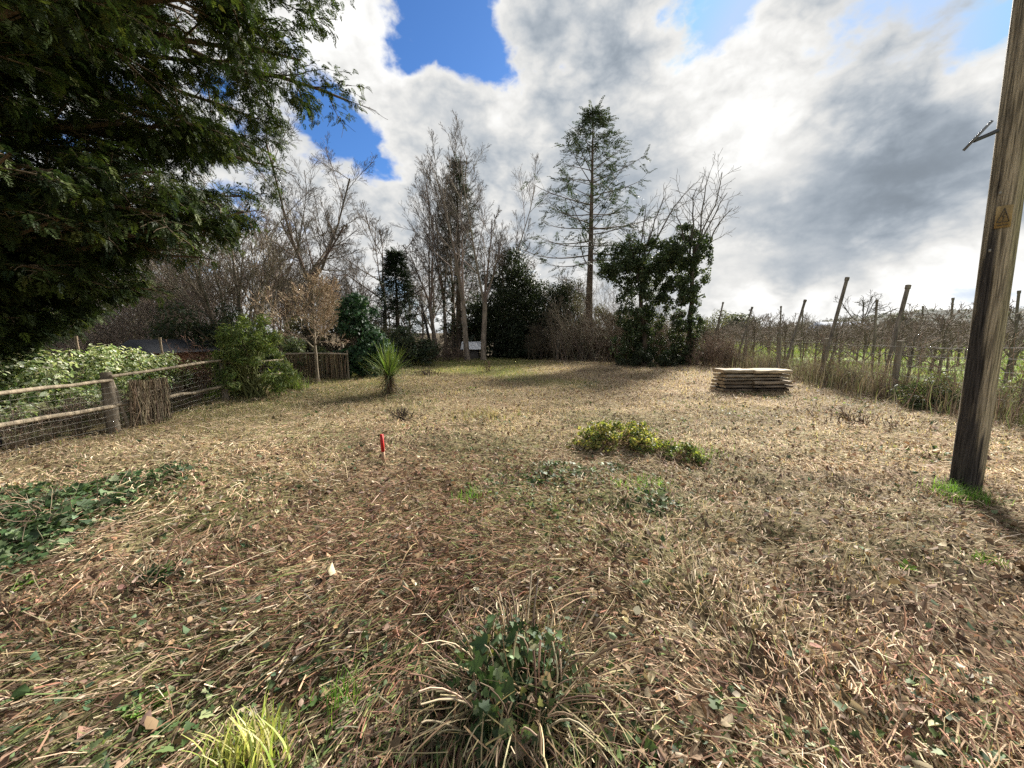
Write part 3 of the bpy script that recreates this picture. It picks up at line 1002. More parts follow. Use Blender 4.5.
def hill():
    nx, ny = 120, 24
    x = np.linspace(20, 560, nx)
    t = np.linspace(0, 1, ny)
    X = np.repeat(x[None], ny, 0)
    Yb = 250 + 240 * t[:, None] + 0 * X
    hh = np.clip((X / Yb - 0.62) / 0.5, 0, 1) ** 0.8 * 29 + 3.5
    Z = np.sin(np.pi * np.clip(t, 0, 1) * 0.5)[:, None] * hh * (0.75 + 0.5 * fbm(X * 0.02, Yb * 0.02, 41, 3)) - 1.5
    v = np.stack([X, Yb, Z], -1).reshape(-1, 3)
    i = np.arange(ny - 1)[:, None] * nx
    j = np.arange(nx - 1)[None]
    q = np.stack([i + j, i + j + 1, i + nx + j + 1, i + nx + j], -1).reshape(-1, 4)
    c = np.array([0.075, 0.08, 0.07]) * (0.7 + 0.6 * fbm(v[:, 0] * 0.03, v[:, 1] * 0.03, 43, 3)[:, None])
    tag(MB().add(v, q, c=c).build('hill', M['hill'], smooth=True), kind='structure')
    # woods on the hill
    n = 900
    u, s = rng.uniform(0, 1, n), rng.uniform(0, 1, n)
    px = 20 + 540 * u
    iy, ix = (s * (ny - 1)).astype(int), (u * (nx - 1)).astype(int)
    pos = np.stack([px, 250 + 240 * s, Z[iy, ix] + 0.5], -1)
    rr = rng.uniform(1.5, 3.6, (n, 1)) * np.array([1, 1, 0.85])
    mb = cloud_leaves(MB(), pos, rr, 26000, 1.2, [[0.08, 0.08, 0.065], [0.10, 0.09, 0.075], [0.05, 0.06, 0.045]], [3, 3, 2], LEAF4, 0.7)
    tag(mb.build('hill_woods', M['leaf']), 'distant woods covering the low hill', 'woodland', kind='stuff')


hill()
for px, Y, hh, wd, lab in [(902, 95, 8.5, 3.6, 'dark rounded evergreen on the far side of the orchard'), (738, 110, 9.5, 5.5, 'dark green far tree mound at the left end of the orchard')]:
    b = XY(px, Y)
    bush('evergreen_tree', lab, 'tree', b, (wd, wd, hh * 0.85), 40, wd * 0.32, 4500, 0.6, [[0.06, 0.07, 0.05], [0.09, 0.095, 0.07], [0.12, 0.12, 0.09]], [2, 3, 2], M['leaf'], stems=8)  # leaf palette greyed and lightened: distance haze put into the colour
bare_tree('bare_tree', 'spreading bare tree on the orchard skyline beside the far roof', XY(860, 48), 4.6, 0.24,
          [(8, 0.4, 1.0, 0.8, 50, 0.03, 0.14, 0.6, 0.04), (7, 0.25, 1.0, 0.5, 42, 0.03, 0.18, 0.6, 0.022), (6, 0.2, 1, 0.5, 40, 0.03, 0.2, 0.6, 0.014)], (0.09, 0.08, 0.07))
far_wood('far_hedge', 'far bare hedge trees along the orchard skyline', [(px + rng.uniform(-8, 8), rng.uniform(75, 100)) for px in np.linspace(700, 1060, 26)], 6.0, 0, (0.17, 0.15, 0.13), 2)


def house(name, label, base, wx, wy, wall, rise, wc, rc):
    ro = thing(name, label, 'building', base)
    b = np.asarray(base, float)
    MB().box(b + [0, 0, wall / 2 - 0.1], [wx, 0, 0], [0, wy, 0], [0, 0, wall / 2 + 0.1], wc).build('wall', M['roof'], ro)
    e = 0.25
    v = np.array([[-wx - e, -wy - e, wall], [wx + e, -wy - e, wall], [wx + e, wy + e, wall], [-wx - e, wy + e, wall], [-wx - e, 0, wall + rise], [wx + e, 0, wall + rise]]) + b + [0, 0, .01]
    MB().add(v, [[0, 1, 5, 4], [2, 3, 4, 5]], [[0, 4, 3], [1, 2, 5]], rc).build('roof', M['roof'], ro)
    return ro


house('barn', 'far barn with pale blue grey roof beyond the orchard', XY(838, 85), 5.0, 3.0, 1.6, 2.3, (0.3, 0.3, 0.3), (0.30, 0.34, 0.42))

# ------------------------------------------------------------------ orchard
FPOST = [(9.05, 6.7), (9.5, 9.5), (9.95, 12.3), (10.4, 15.0), (10.9, 18.0), (11.3, 21.0), (11.8, 24.0), (12.3, 27.0)]
wf = thing('wire_fence', 'post and wire fence along the orchard edge', 'fence', (9.05, 6.7, H1(9.05, 6.7)))
tops = []
for (x, y) in FPOST:
    z = H1(x, y)
    hh = 1.4 * rng.uniform(0.92, 1.05)
    lx, ly = rng.normal(0, 0.02, 2)
    pts = np.array([[x, y, z - 0.2], [x + lx * .5, y + ly * .5, z + hh * .5], [x + lx, y + ly, z + hh]])
    MB().tubes(pts, np.array([.075, .07, .066]), 9, (0.20, 0.175, 0.135), cap=True).build('post', M['wood'], wf)
    tops.append((x, y, z))
tops = np.array(tops)
for k, hh in enumerate((0.35, 0.6, 0.85, 1.1, 1.3)):
    q = tops + np.array([-0.08, 0, hh])
    m_ = (q[1:] + q[:-1]) / 2 - np.array([0, 0, 0.03])
    pts = np.empty((len(q) * 2 - 1, 3))
    pts[0::2], pts[1::2] = q, m_
    MB().tubes(pts, np.full(len(pts), 0.004), 3, (0.28, 0.27, 0.26)).build('wire', M['metal'], wf)


def pole(name, label, a, b, r0, r1, col, group, cat='pole'):
    ro = thing(name, label, cat, (a[0], a[1], a[2]), group)
    a = np.asarray(a, float)
    b = np.asarray(b, float)
    t = np.linspace(0, 1, 6)[:, None]
    pts = a + (b - a) * t + np.vstack([[0, 0, 0], rng.normal(0, 0.006, (4, 3)), [0, 0, 0]])
    pts[0] -= (b - a) / np.linalg.norm(b - a) * 0.2
    MB().tubes(pts, np.linspace(r0, r1, 6), 9, col).build('shaft', M['wood'], ro, True)
    e = (b - a) / np.linalg.norm(b - a)
    MB().tubes(np.array([b - e * 0.05, b + e * 0.05]), np.array([r1 * 1.25, r1 * 1.3]), 9, np.array(col) * 1.15, cap=True).build('cap', M['wood'], ro)
    return ro


LC = (0.15, 0.13, 0.105)
for (x0, y0, x1, y1, Y, r_, lab) in [
        (824, 366, 847, 279, 13.0, .060, 'longest leaning orchard pole, right of the timber stack'),
        (889, 375, 908, 287, 10.6, .060, 'thick leaning pole with flared cap, nearest the utility pole'),
        (787, 360, 805, 301, 16.2, .055, 'leaning orchard pole just behind the timber stack'),
        (738, 357, 752, 308, 19.4, .05, 'shorter leaning pole above the left part of the timber stack'),
        (712, 352, 723, 303, 22.0, .05, 'faint leaning pole closest to the ivy wrapped tree')]:
    a = P(x0, y0, Y)
    a = XY(x0 + (0), Y)
    pole('leaning_pole', lab, a, P(x1, y1, Y + 0.3), r_, r_ * 0.85, LC, 'leaning end poles of the orchard rows')
for (x0, y1, Y, lab) in [
        (877, 301, 13.5, 'upright orchard stake between the two tallest leaning poles'),
        (953, 299, 15.5, 'upright stake topped by a bent twig, left of the utility pole'),
        (923, 307, 19.0, 'slim upright orchard stake amid bare trees, right of the thick leaning pole'),
        (781, 307, 20.0, 'upright orchard stake behind the right end of the timber stack'),
        (803, 311, 24.0, 'thin upright stake close to the second longest leaning pole'),
        (1019, 292, 13.0, 'upright orchard stake right of the utility pole at the picture edge'),
        (1002, 296, 17.0, 'upright orchard stake just right of the utility pole')]:
    b = P(x0, y1, Y)
    a = XY(x0, Y)
    pole('orchard_stake', lab, a, b, .04, .036, (0.16, 0.14, 0.115), 'upright stakes in the orchard', 'stake')

protos = []
for k in range(4):
    base = np.array([0, 0, 0.0])
    ro = thing('orchard_tree', 'small bare fruit tree standing in an orchard row', 'tree', base, 'fruit trees in rows')
    p, r = trunk_poly(base, 1.9, 0.05, (rng.normal(0, .04), rng.normal(0, .04)), 0.03, 8, 0.4)
    MB().tubes(p, r, 6, (0.13, 0.115, 0.095)).build('trunk', M['bark'], ro, True)
    mb = MB()
    a = grow(p, r, 14, 0.25, 1, 0.6, 58, 0.08, 0.16, 5, 0.6, 0.012)
    mb.tubes(a[0], a[1], 4, (0.14, 0.12, 0.10))
    b = grow(a[0], a[1], 7, 0.2, 1, 0.5, 45, 0.10, 0.2, 4, 0.6, 0.007)
    mb.tubes(b[0], b[1], 3, (0.17, 0.14, 0.115))
    c_ = grow(b[0], b[1], 4, 0.2, 1, 0.5, 40, 0.12, 0.2, 3, 0.6, 0.006)
    mb.tubes(c_[0], c_[1], 3, (0.19, 0.15, 0.12))
    mb.build('branches', M['twig'], ro)
    protos.append(ro)
used = [False] * 4
cnt = 0
for row in range(13):
    Y0 = 11.0 + row * 3.3
    x = fence_x(Y0) + 1.6 + rng.uniform(0, 0.6)
    while x < 1.36 * Y0 + 2 and cnt < 270:
        if rng.uniform() < 0.9:
            k = int(rng.integers(0, 4))
            o = protos[k] if not used[k] else copy_tree(protos[k])
            used[k] = True
            xx, yy = x + rng.normal(0, .12), Y0 + rng.normal(0, .12) + 0.1 * (x - 10)
            o.location = (xx, yy, H1(xx, yy))
            o.rotation_euler = (0, 0, rng.uniform(0, 6.28))
            s = rng.uniform(0.85, 1.2)
            o.scale = (s, s, s * rng.uniform(0.9, 1.1))
            cnt += 1
        x += 1.5 + rng.uniform(-0.15, 0.3)
print('orchard trees', cnt)

# ------------------------------------------------------------------ blades: one function for every kind of grass
def blades(mb, pos, L, Wd, lean, col, bow=0.35, n=3, taper=0.12):
    k = len(pos)
    az = rng.uniform(0, 6.28, k)
    h = np.stack([np.cos(az), np.sin(az), np.zeros(k)], -1)
    lean = np.broadcast_to(lean, (k,))
    D = nz(h * np.sin(lean)[:, None] + np.array([0, 0, 1.0]) * np.cos(lean)[:, None])
    U = nz(np.cross(np.cross(D, h + 1e-6), D) + 0.0) if False else nz(h * np.cos(lean)[:, None] - np.array([0, 0, 1.0]) * np.sin(lean)[:, None] + rng.normal(0, .15, (k, 3)))
    X, Yv, Z = axes(D, U, L, Wd)
    mb.inst(strip(n, taper, -bow * 0.5 if bow else 0), pos, X, Yv, Z, col)
    return mb


def on_ground(x, y, dz=0.0):
    return np.stack([x, y, H(x, y) + dz], -1)


# dry weeds and brambles along the orchard fence: nobody could count them
n = 13000
t = rng.uniform(6.0, 23, n)
off = rng.normal(0.25, 0.55, n)
x = fence_x(t) + off
pos = on_ground(x, t, -0.02)
dens = fbm(x * 0.8, t * 0.8, 55, 3)
ok = dens > 0.36
pos = pos[ok]
k = len(pos)
mb = blades(MB(), pos, rng.uniform(0.2, 1.0, k) ** 1.6 * (0.3 + 1.2 * dens[ok]), rng.uniform(0.007, 0.02, k), np.abs(rng.normal(0.3, 0.35, k)),
            pick([[0.27, 0.23, 0.16], [0.19, 0.155, 0.115], [0.17, 0.19, 0.08], [0.13, 0.105, 0.08], [0.36, 0.32, 0.24]], [4, 4, 3, 3, 1], k), 0.5, 3)
st = pos[rng.integers(0, k, 500)]
pts, rad = sweep(st, rdir(500, 2.2), rng.uniform(0.6, 1.7, 500), np.full(500, .007), -0.03, 0.12, 6, 0.003)
mb.tubes(pts, rad, 3, cj((0.19, 0.14, 0.10), 500, 0.25))
a = grow(pts, rad, 7, 0.3, 1, 0.3, 40, 0.02, 0.15, 4, 0.6, 0.003)
mb.tubes(a[0], a[1], 3, cj((0.21, 0.16, 0.11), len(a[0]), 0.25))
tag(mb.build('dry_weeds', M['straw']), 'dead grass and weeds along the orchard fence', 'weeds', kind='stuff')

for px, Y, dm, lab in [(945, 8.2, (0.75, 0.6, 0.75), 'green leafy bramble at the fence, left of the utility pole'),
                       (1012, 7.6, (0.8, 0.6, 0.7), 'grey green bramble with an arched stem, right of the utility pole'),
                       (858, 11.2, (0.7, 0.5, 0.42), 'small low bramble between the two nearest fence posts')]:
    bush('bramble_bush', lab, 'bush', XY(px, Y), dm, 30, 0.17, 2600, 0.055, [[0.07, 0.095, 0.045], [0.11, 0.13, 0.065], [0.15, 0.14, 0.09]], [3, 3, 1], M['leaf'], stems=50, stemcol=(0.18, 0.14, 0.10))
# field grass
n = 42000
yy = 6 + 60 * rng.uniform(0, 1, n) ** 1.7
xx = fence_x(yy) + 0.3 + rng.uniform(0, 1, n) * np.maximum(1.42 * yy - fence_x(yy) + 4, 3)
ok = (fbm(xx * 0.5, yy * 0.5, 61, 3) > 0.38)
pos = on_ground(xx[ok], yy[ok], -0.01)
k = len(pos)
sc = np.clip(pos[:, 1] / 12, 0.8, 4)
mb = blades(MB(), pos, rng.uniform(0.10, 0.24, k) * sc ** 0.5, rng.uniform(0.012, 0.022, k) * sc, np.abs(rng.normal(0.3, 0.3, k)),
            pick([[0.14, 0.21, 0.05], [0.20, 0.24, 0.07], [0.25, 0.22, 0.11]], [5, 4, 2], k), 0.4, 2)
tag(mb.build('field_grass', M['grass']), 'green grass under the orchard trees', 'grass', kind='stuff')


# ------------------------------------------------------------------ cut litter over the clearing
def scatter_polar(n, r0, r1, pw=1.2, half=64):
    e = 2 - pw
    r = (r0 ** e + rng.uniform(0, 1, n) * (r1 ** e - r0 ** e)) ** (1 / e)
    a = R(1) * rng.uniform(-half, half, n)
    x, y = r * np.sin(a), r * np.cos(a)
    ok = (x < fence_x(y) + 0.1) & ((x > -6.9) | (y > 9.3)) & (x > -7.3) & (y < 24.5)
    return x[ok], y[ok], r[ok]


def patchy(x, y):
    """how the cuttings differ from place to place: shares of pale straw, red brown, dark, green"""
    n1 = fbm(x * 0.55, y * 0.55, 91, 3)
    n2 = fbm(x * 0.9, y * 0.9, 92, 3)
    n3 = fbm(x * 0.7 + 9, y * 0.7, 93, 3)
    r = np.hypot(x, y)
    far = np.clip((r - 4.0) / 4, 0, 1)
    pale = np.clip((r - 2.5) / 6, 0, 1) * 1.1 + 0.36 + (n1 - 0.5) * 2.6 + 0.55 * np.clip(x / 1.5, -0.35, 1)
    red = 0.34 + (n2 - 0.5) * 2.2 + 1.7 * np.exp(-((x + 0.4) / 1.9) ** 2 - ((y - 3.5) / 1.2) ** 2) + 0.25 * np.exp(-((x - 7.0) / 2) ** 2 - ((y - 12.5) / 2.5) ** 2)
    dark = (0.30 + (n3 - 0.5) * 1.5) * (1 - 0.6 * far)
    red = red * (1 - 0.65 * far * (x < 4)) * (1 - 0.5 * np.clip((x - 0.3) / 1.0, 0, 1))
    grn = 0.03 + np.clip(n3 - 0.52, 0, 1) * 1.3 + 0.35 * np.exp(-((x + 1.6) / 1.2) ** 2 - ((y - 1.6) / 0.5) ** 2) + 0.8 * lawn_w(x, y) + 0.22 * far * np.clip((2 - x) / 4, 0, 1)
    a = np.clip(np.stack([pale, red, dark, grn], -1), 0.02, 3)
    return a / a.sum(1, keepdims=True)


PALS = [np.array([[0.49, 0.375, 0.245], [0.39, 0.29, 0.185], [0.60, 0.49, 0.345]]),
        np.array([[0.22, 0.12, 0.08], [0.28, 0.165, 0.105], [0.16, 0.09, 0.065]]),
        np.array([[0.12, 0.085, 0.055], [0.16, 0.125, 0.085], [0.08, 0.06, 0.042]]),
        np.array([[0.15, 0.17, 0.06], [0.21, 0.22, 0.09], [0.11, 0.14, 0.05]])]


def litter_col(x, y, s=0.2):
    a = patchy(x, y)
    u = rng.uniform(0, 1, (len(x), 1))
    k = (u > np.cumsum(a, 1)).sum(1).clip(0, 3)
    pal = np.stack(PALS)[k, rng.integers(0, 3, len(x))]
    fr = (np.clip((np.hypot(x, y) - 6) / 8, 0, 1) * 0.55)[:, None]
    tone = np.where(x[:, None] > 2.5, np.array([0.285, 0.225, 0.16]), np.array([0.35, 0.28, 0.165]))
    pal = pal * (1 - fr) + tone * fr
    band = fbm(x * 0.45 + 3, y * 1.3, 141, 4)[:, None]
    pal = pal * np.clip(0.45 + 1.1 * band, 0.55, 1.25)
    return np.clip(pal * np.exp(rng.normal(0, s, (len(x), 1))) * (1 + rng.normal(0, 0.05, (len(x), 3))), 0.004, 0.9)


def straws(name, label, n, r0, r1, pw, lmin, lmax, wmin, wmax, lift, tilt, material, seg=2, bow=0.12, colfn=litter_col, grow_w=4.0, cat='cuttings'):
    x, y, r = scatter_polar(n, r0, r1, pw)
    lw = lawn_w(x, y)
    thin = np.clip((0.50 - fbm(x * 0.85, y * 0.85, 111, 4)) * 4.5, 0, 0.62) * np.clip(1.2 - r / 14, 0.2, 1)
    ok = rng.uniform(0, 1, len(x)) > np.maximum(lw * 0.75, thin)
    x, y, r = x[ok], y[ok], r[ok]
    k = len(x)
    sc = np.maximum(1, r / grow_w) ** 0.7
    # the rake leaves the stems lying in swathes
    flow = fbm(x * 0.35, y * 0.35, 71, 2) * 9.0 + 0.4
    az = flow + rng.normal(0, 0.62, k)
    el = rng.normal(0, 1, k) * tilt * np.clip(1.25 - r / 14, 0.4, 1)
    D = np.stack([np.cos(az) * np.cos(el), np.sin(az) * np.cos(el), np.sin(el)], -1)
    tl = np.clip(0.55 - (r - 3) * 0.05, 0.16, 0.55)
    U = nz(np.stack([rng.normal(0, 1, k) * tl, rng.normal(0, 1, k) * tl, np.ones(k)], -1))
    L = np.exp(rng.uniform(math.log(lmin), math.log(lmax), k)) * np.maximum(1, r / 7) ** 0.5
    Wd = rng.uniform(wmin, wmax, k) * sc
    pos = on_ground(x, y) + np.array([0, 0, 1.0]) * (rng.uniform(0, 1, k) ** 2 * lift * (0.4 + 1.3 * fbm(x * 1.6, y * 1.6, 73, 2)) + 0.004)[:, None]
    pos -= D * L[:, None] * 0.5
    z = H(pos[:, 0], pos[:, 1]) + 0.002
    pos[:, 2] = np.maximum(pos[:, 2], z)
    X, Yv, Z = axes(D, U, L, Wd)
    Z = Z * rng.normal(0, 1, (k, 1))
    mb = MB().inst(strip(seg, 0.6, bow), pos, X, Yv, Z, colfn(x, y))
    o = mb.build(name, material)
    tag(o, label, cat, kind='stuff')


straws('straw_litter', 'dry cut straw strewn over the whole clearing', 360000, 0.9, 25, 1.15, 0.03, 0.18, 0.0022, 0.0078, 0.07, 0.24, M['straw'])
straws('cut_stems', 'longer cut bramble stems lying among the straw', 8000, 0.9, 14, 1.3, 0.18, 0.5, 0.003, 0.006, 0.09, 0.12, M['straw'], seg=5, bow=0.10,
       colfn=lambda x, y: pick([[0.40, 0.32, 0.20], [0.22, 0.13, 0.085], [0.14, 0.10, 0.075], [0.30, 0.22, 0.14]], [3, 3, 2, 3], len(x)))


straws('chaff', 'short broken chips and flakes of cut stems on the clearing', 80000, 0.9, 24, 1.2, 0.025, 0.09, 0.004, 0.009, 0.05, 0.3, M['litter'], seg=2, bow=0.1)


def leaf_litter():
    x, y, r = scatter_polar(62000, 0.9, 22, 1.15)
    ok = rng.uniform(0, 1, len(x)) > np.clip(lawn_w(x, y) * 0.8 + np.clip((r - 4) / 7, 0, 0.72) * (1 - 0.6 * np.clip(x / 5, 0, 1)) + 0.45 * np.clip(x / 1.2, 0, 1) * (r < 4), 0, 1)
    x, y, r = x[ok], y[ok], r[ok]
    k = len(x)
    s = np.clip(np.exp(rng.normal(math.log(0.032), 0.4, k)), 0.012, 0.07) * np.maximum(1, r / 6) ** 0.3
    U = nz(np.stack([rng.normal(0, .6, k), rng.normal(0, .6, k), np.ones(k)], -1))
    D = nz(np.cross(U, rdir(k)))
    X, Yv, Z = axes(D, U, s, s * rng.uniform(0.45, 0.85, k))
    Z = Z * rng.normal(0, 2.2, (k, 1))
    pos = on_ground(x, y) + np.array([0, 0, 1.0]) * (rng.uniform(0.2, 1, k) * 0.05 + 0.01)[:, None]
    g_ = patchy(x, y)[:, 3]
    c = pick([[0.20, 0.135, 0.088], [0.13, 0.09, 0.062], [0.34, 0.28, 0.20], [0.25, 0.155, 0.095], [0.46, 0.42, 0.34], [0.07, 0.10, 0.055]], [5, 6, 2, 1.5, 0.2, 1.2], k)
    gi = rng.uniform(0, 1, k) < g_ * 0.5
    c[gi] = pick([[0.05, 0.085, 0.045], [0.08, 0.12, 0.05], [0.12, 0.15, 0.08]], [3, 2, 1], int(gi.sum()))
    tag(MB().inst(LEAF6, pos, X, Yv, Z, c).build('leaf_litter', M['litter']), 'dead leaves scattered over the cut clearing', 'leaves', kind='stuff')


leaf_litter()

# short upright stubble that gives the surface its nap
x, y, r = scatter_polar(130000, 1.0, 24.5, 0.8)
lw = lawn_w(x, y)
tuft = fbm(x * 1.3, y * 1.3, 101, 3)
ok = (rng.uniform(0, 1, len(x)) < 0.12 + 0.5 * np.clip((r - 5) / 5, 0, 1) + 0.75 * lw + np.clip(tuft - 0.55, 0, 1) * 3)
x, y, r, lw = x[ok], y[ok], r[ok], lw[ok]
k = len(x)
gr = rng.uniform(0, 1, k) < np.clip(lw * 0.85 + (fbm(x * 0.8, y * 0.8, 93, 3) - 0.52) * 1.2, 0.02, 0.9)
c = litter_col(x, y)
c[gr] = pick([[0.21, 0.23, 0.07], [0.29, 0.28, 0.11], [0.14, 0.18, 0.055]], [4, 3, 2], int(gr.sum()))
sc = np.maximum(1, r / 5)
mb = blades(MB(), on_ground(x, y, -0.005), rng.uniform(0.03, 0.09, k) * sc ** 0.35, rng.uniform(0.004, 0.007, k) * sc, np.abs(rng.normal(0.5, 0.4, k)), c, 0.4, 2)
tag(mb.build('stubble', M['grass']), 'short grass stubble standing between the cuttings', 'grass', kind='stuff')


x, y, r = scatter_polar(20000, 1.0, 13, 1.1)
m_ = fbm(x * 0.8, y * 0.8, 121, 4)
ok = m_ > 0.63 - 0.07 * np.exp(-((x - 1.5) / 2) ** 2 - ((y - 4.5) / 1.5) ** 2) 
x, y, r = x[ok], y[ok], r[ok]
k = len(x)
U = nz(np.stack([rng.normal(0, .5, k), rng.normal(0, .5, k), np.ones(k)], -1))
D = nz(np.cross(U, rdir(k)))
sz = np.exp(rng.normal(math.log(0.032), 0.3, k)) * np.maximum(1, r / 5) ** 0.5
mb = MB().inst(IVY, on_ground(x, y) + np.array([0, 0, 1.0]) * rng.uniform(0.02, 0.07, (k, 1)), *axes(D, U, sz, sz), pick([[0.06, 0.10, 0.035], [0.10, 0.145, 0.05], [0.19, 0.22, 0.11], [0.04, 0.065, 0.028]], [3, 3, 2, 2], k))
tag(mb.build('ground_ivy', M['leaf']), 'scattered ivy leaves creeping through the cuttings', 'ground cover', kind='stuff')

# ------------------------------------------------------------------ ivy, tufts and small plants of the clearing
IVYC = [[0.05, 0.085, 0.032], [0.085, 0.125, 0.05], [0.16, 0.20, 0.11], [0.032, 0.055, 0.024]]


def ivy_patch(label, pts_px, n, size, hgt, spread, extra=None, wts=(4, 4, 1.2, 3)):
    c = np.array([G(*p) for p in pts_px])
    b = c.mean(0)
    ro = thing('ivy_patch', label, 'ivy', (b[0], b[1], H1(*b)))
    k = rng.integers(0, len(c), n)
    xy = c[k] + rng.normal(0, 1, (n, 2)) * spread
    dist = np.min(np.linalg.norm(xy[:, None] - c[None], axis=2), 1)
    up = hgt * np.exp(-(dist / (spread * 1.4)) ** 2) * rng.uniform(0.1, 1, n) * (0.4 + 1.2 * fbm(xy[:, 0] * 3, xy[:, 1] * 3, 7, 2))
    pos = on_ground(xy[:, 0], xy[:, 1]) + np.array([0, 0, 1.0]) * (up + 0.015)[:, None]
    U = nz(np.stack([rng.normal(0, .5, n), rng.normal(-0.35, .5, n), np.ones(n)], -1))
    D = nz(np.cross(U, rdir(n)))
    s = size * np.exp(rng.normal(0, 0.3, n))
    MB().inst(IVY, pos, *axes(D, U, s, s), pick(IVYC, wts, n)).build('leaves', M['gloss'], ro)
    m_ = max(30, n // 14)
    st = pos[rng.integers(0, n, m_)] - np.array([0, 0, 0.03])
    p, r = sweep(st, rdir(m_, 0.1), rng.uniform(0.2, 0.6, m_), np.full(m_, .004), -0.02, 0.25, 7, 0.002)
    p[:, :, 2] = np.maximum(p[:, :, 2], H(p[:, :, 0], p[:, :, 1]) + 0.004)
    MB().tubes(p, r, 3, cj((0.20, 0.15, 0.10), m_)).build('stems', M['twig'], ro)
    return ro


ivy_patch('broad dark ivy patch sprawling at the left picture edge', [(10, 520), (50, 510), (95, 498), (140, 488), (170, 482), (20, 550), (70, 530), (-40, 530), (110, 508), (-20, 560), (5, 575), (30, 545), (60, 520), (30, 500), (75, 505), (120, 490), (0, 540), (45, 535), (90, 515), (-30, 505), (5, 500)], 3600, 0.048, 0.11, 0.19)
ivy_patch('small ivy sprig lying alone in the brown cuttings', [(160, 585), (168, 588)], 60, 0.05, 0.05, 0.05)
ivy_patch('flat pale ivy scraps below the yellow green bramble', [(560, 470), (590, 478), (540, 482), (610, 470), (655, 505)], 420, 0.042, 0.05, 0.13, wts=(3, 4, 3, 1))


def tuft(label, px, py, n, Lr, Wr, rad, pal, wts, lean=0.35, name='grass_tuft', bow=0.5, aimed=None, seg=5):
    b = G3(px, py)
    ro = thing(name, label, 'grass', b)
    xy = b[:2] + rng.normal(0, rad, (n, 2))
    mb = blades(MB(), on_ground(xy[:, 0], xy[:, 1], -0.01), rng.uniform(*Lr, n), rng.uniform(*Wr, n), np.abs(rng.normal(lean, lean * 0.6, n)), pick(pal, wts, n), bow, seg)
    mb.build('blades', M['grass'], ro)
    return ro


YG = [[0.36, 0.37, 0.12], [0.25, 0.30, 0.08], [0.52, 0.47, 0.26]]
BG = [[0.12, 0.22, 0.04], [0.17, 0.26, 0.06], [0.08, 0.16, 0.035]]
tuft('yellow green grass clump at the bottom picture edge', 247, 768, 190, (0.12, 0.27), (0.011, 0.019), 0.07, YG, [3, 3, 3], 0.22, bow=0.25)
tuft('fresh green grass tuft between the yellow clump and the ivy mound', 338, 712, 90, (0.08, 0.18), (0.007, 0.011), 0.045, BG, [3, 3, 2], 0.18, bow=0.25)
tuft('bright green grass tuft growing at the utility pole foot', 962, 494, 520, (0.07, 0.2), (0.005, 0.01), 0.11, BG, [3, 3, 1], 0.6)
tuft('tiny green tuft in straw below the utility pole', 986, 568, 110, (0.03, 0.09), (0.004, 0.008), 0.045, BG, [3, 3, 1], 0.6)
tuft('strappy green plant beside the small bare tree', 294, 391, 170, (0.3, 0.62), (0.016, 0.03), 0.16, [[0.13, 0.17, 0.05], [0.20, 0.23, 0.08], [0.08, 0.11, 0.04]], [3, 3, 2], 0.5, 'strappy_plant')
tuft('small green tuft on the brown cuttings, below the red stake', 470, 505, 90, (0.08, 0.2), (0.005, 0.01), 0.08, BG, [2, 2, 2], 0.5)
tuft('green grass tuft left of the red brown cuttings, below the yellow bramble', 640, 486, 260, (0.05, 0.13), (0.005, 0.012), 0.17, BG, [3, 3, 1], 0.6)
tuft('lime green grass patch right of the yellow bramble', 690, 452, 260, (0.05, 0.16), (0.006, 0.013), 0.17, BG, [3, 4, 1], 0.6)
tuft('pale dry grass tussock in front of the yucca', 485, 418, 260, (0.1, 0.25), (0.008, 0.014), 0.28, [[0.30, 0.24, 0.14], [0.20, 0.17, 0.09], [0.15, 0.15, 0.07]], [3, 2, 2], 0.6, 'grass_tussock')


def small_herb(label, px, py, n, L):
    b = G3(px, py)
    ro = thing('weed_plant', label, 'plant', b)
    az = np.arange(n) * 2.4
    D = nz(np.stack([np.cos(az), np.sin(az), rng.uniform(0.2, 0.9, n)], -1))
    U = nz(np.array([0, 0, 1.0]) + D * -0.4)
    s = rng.uniform(0.6, 1.1, n) * L
    MB().inst(LEAF6, b + D * 0.01, *axes(D, U, s, s * 0.42), pick(BG, [1, 2, 1], n)).build('leaves', M['leaf'], ro)
    st = np.repeat(b[None], 4, 0)
    p, r = sweep(st, rdir(4, 1.5), np.full(4, L * 0.8), np.full(4, .003), 0.0, 0.1, 4, .002)
    MB().tubes(p, r, 4, (0.12, 0.16, 0.06)).build('stalk', M['leaf'], ro)


small_herb('bright green broad leaved weed at the lower left', 147, 710, 18, 0.10)
small_herb('small green weed beside the ivy patch, left edge', 30, 588, 14, 0.08)
small_herb('lone grey green leaf rosette in the straw, right of centre', 906, 568, 9, 0.07)


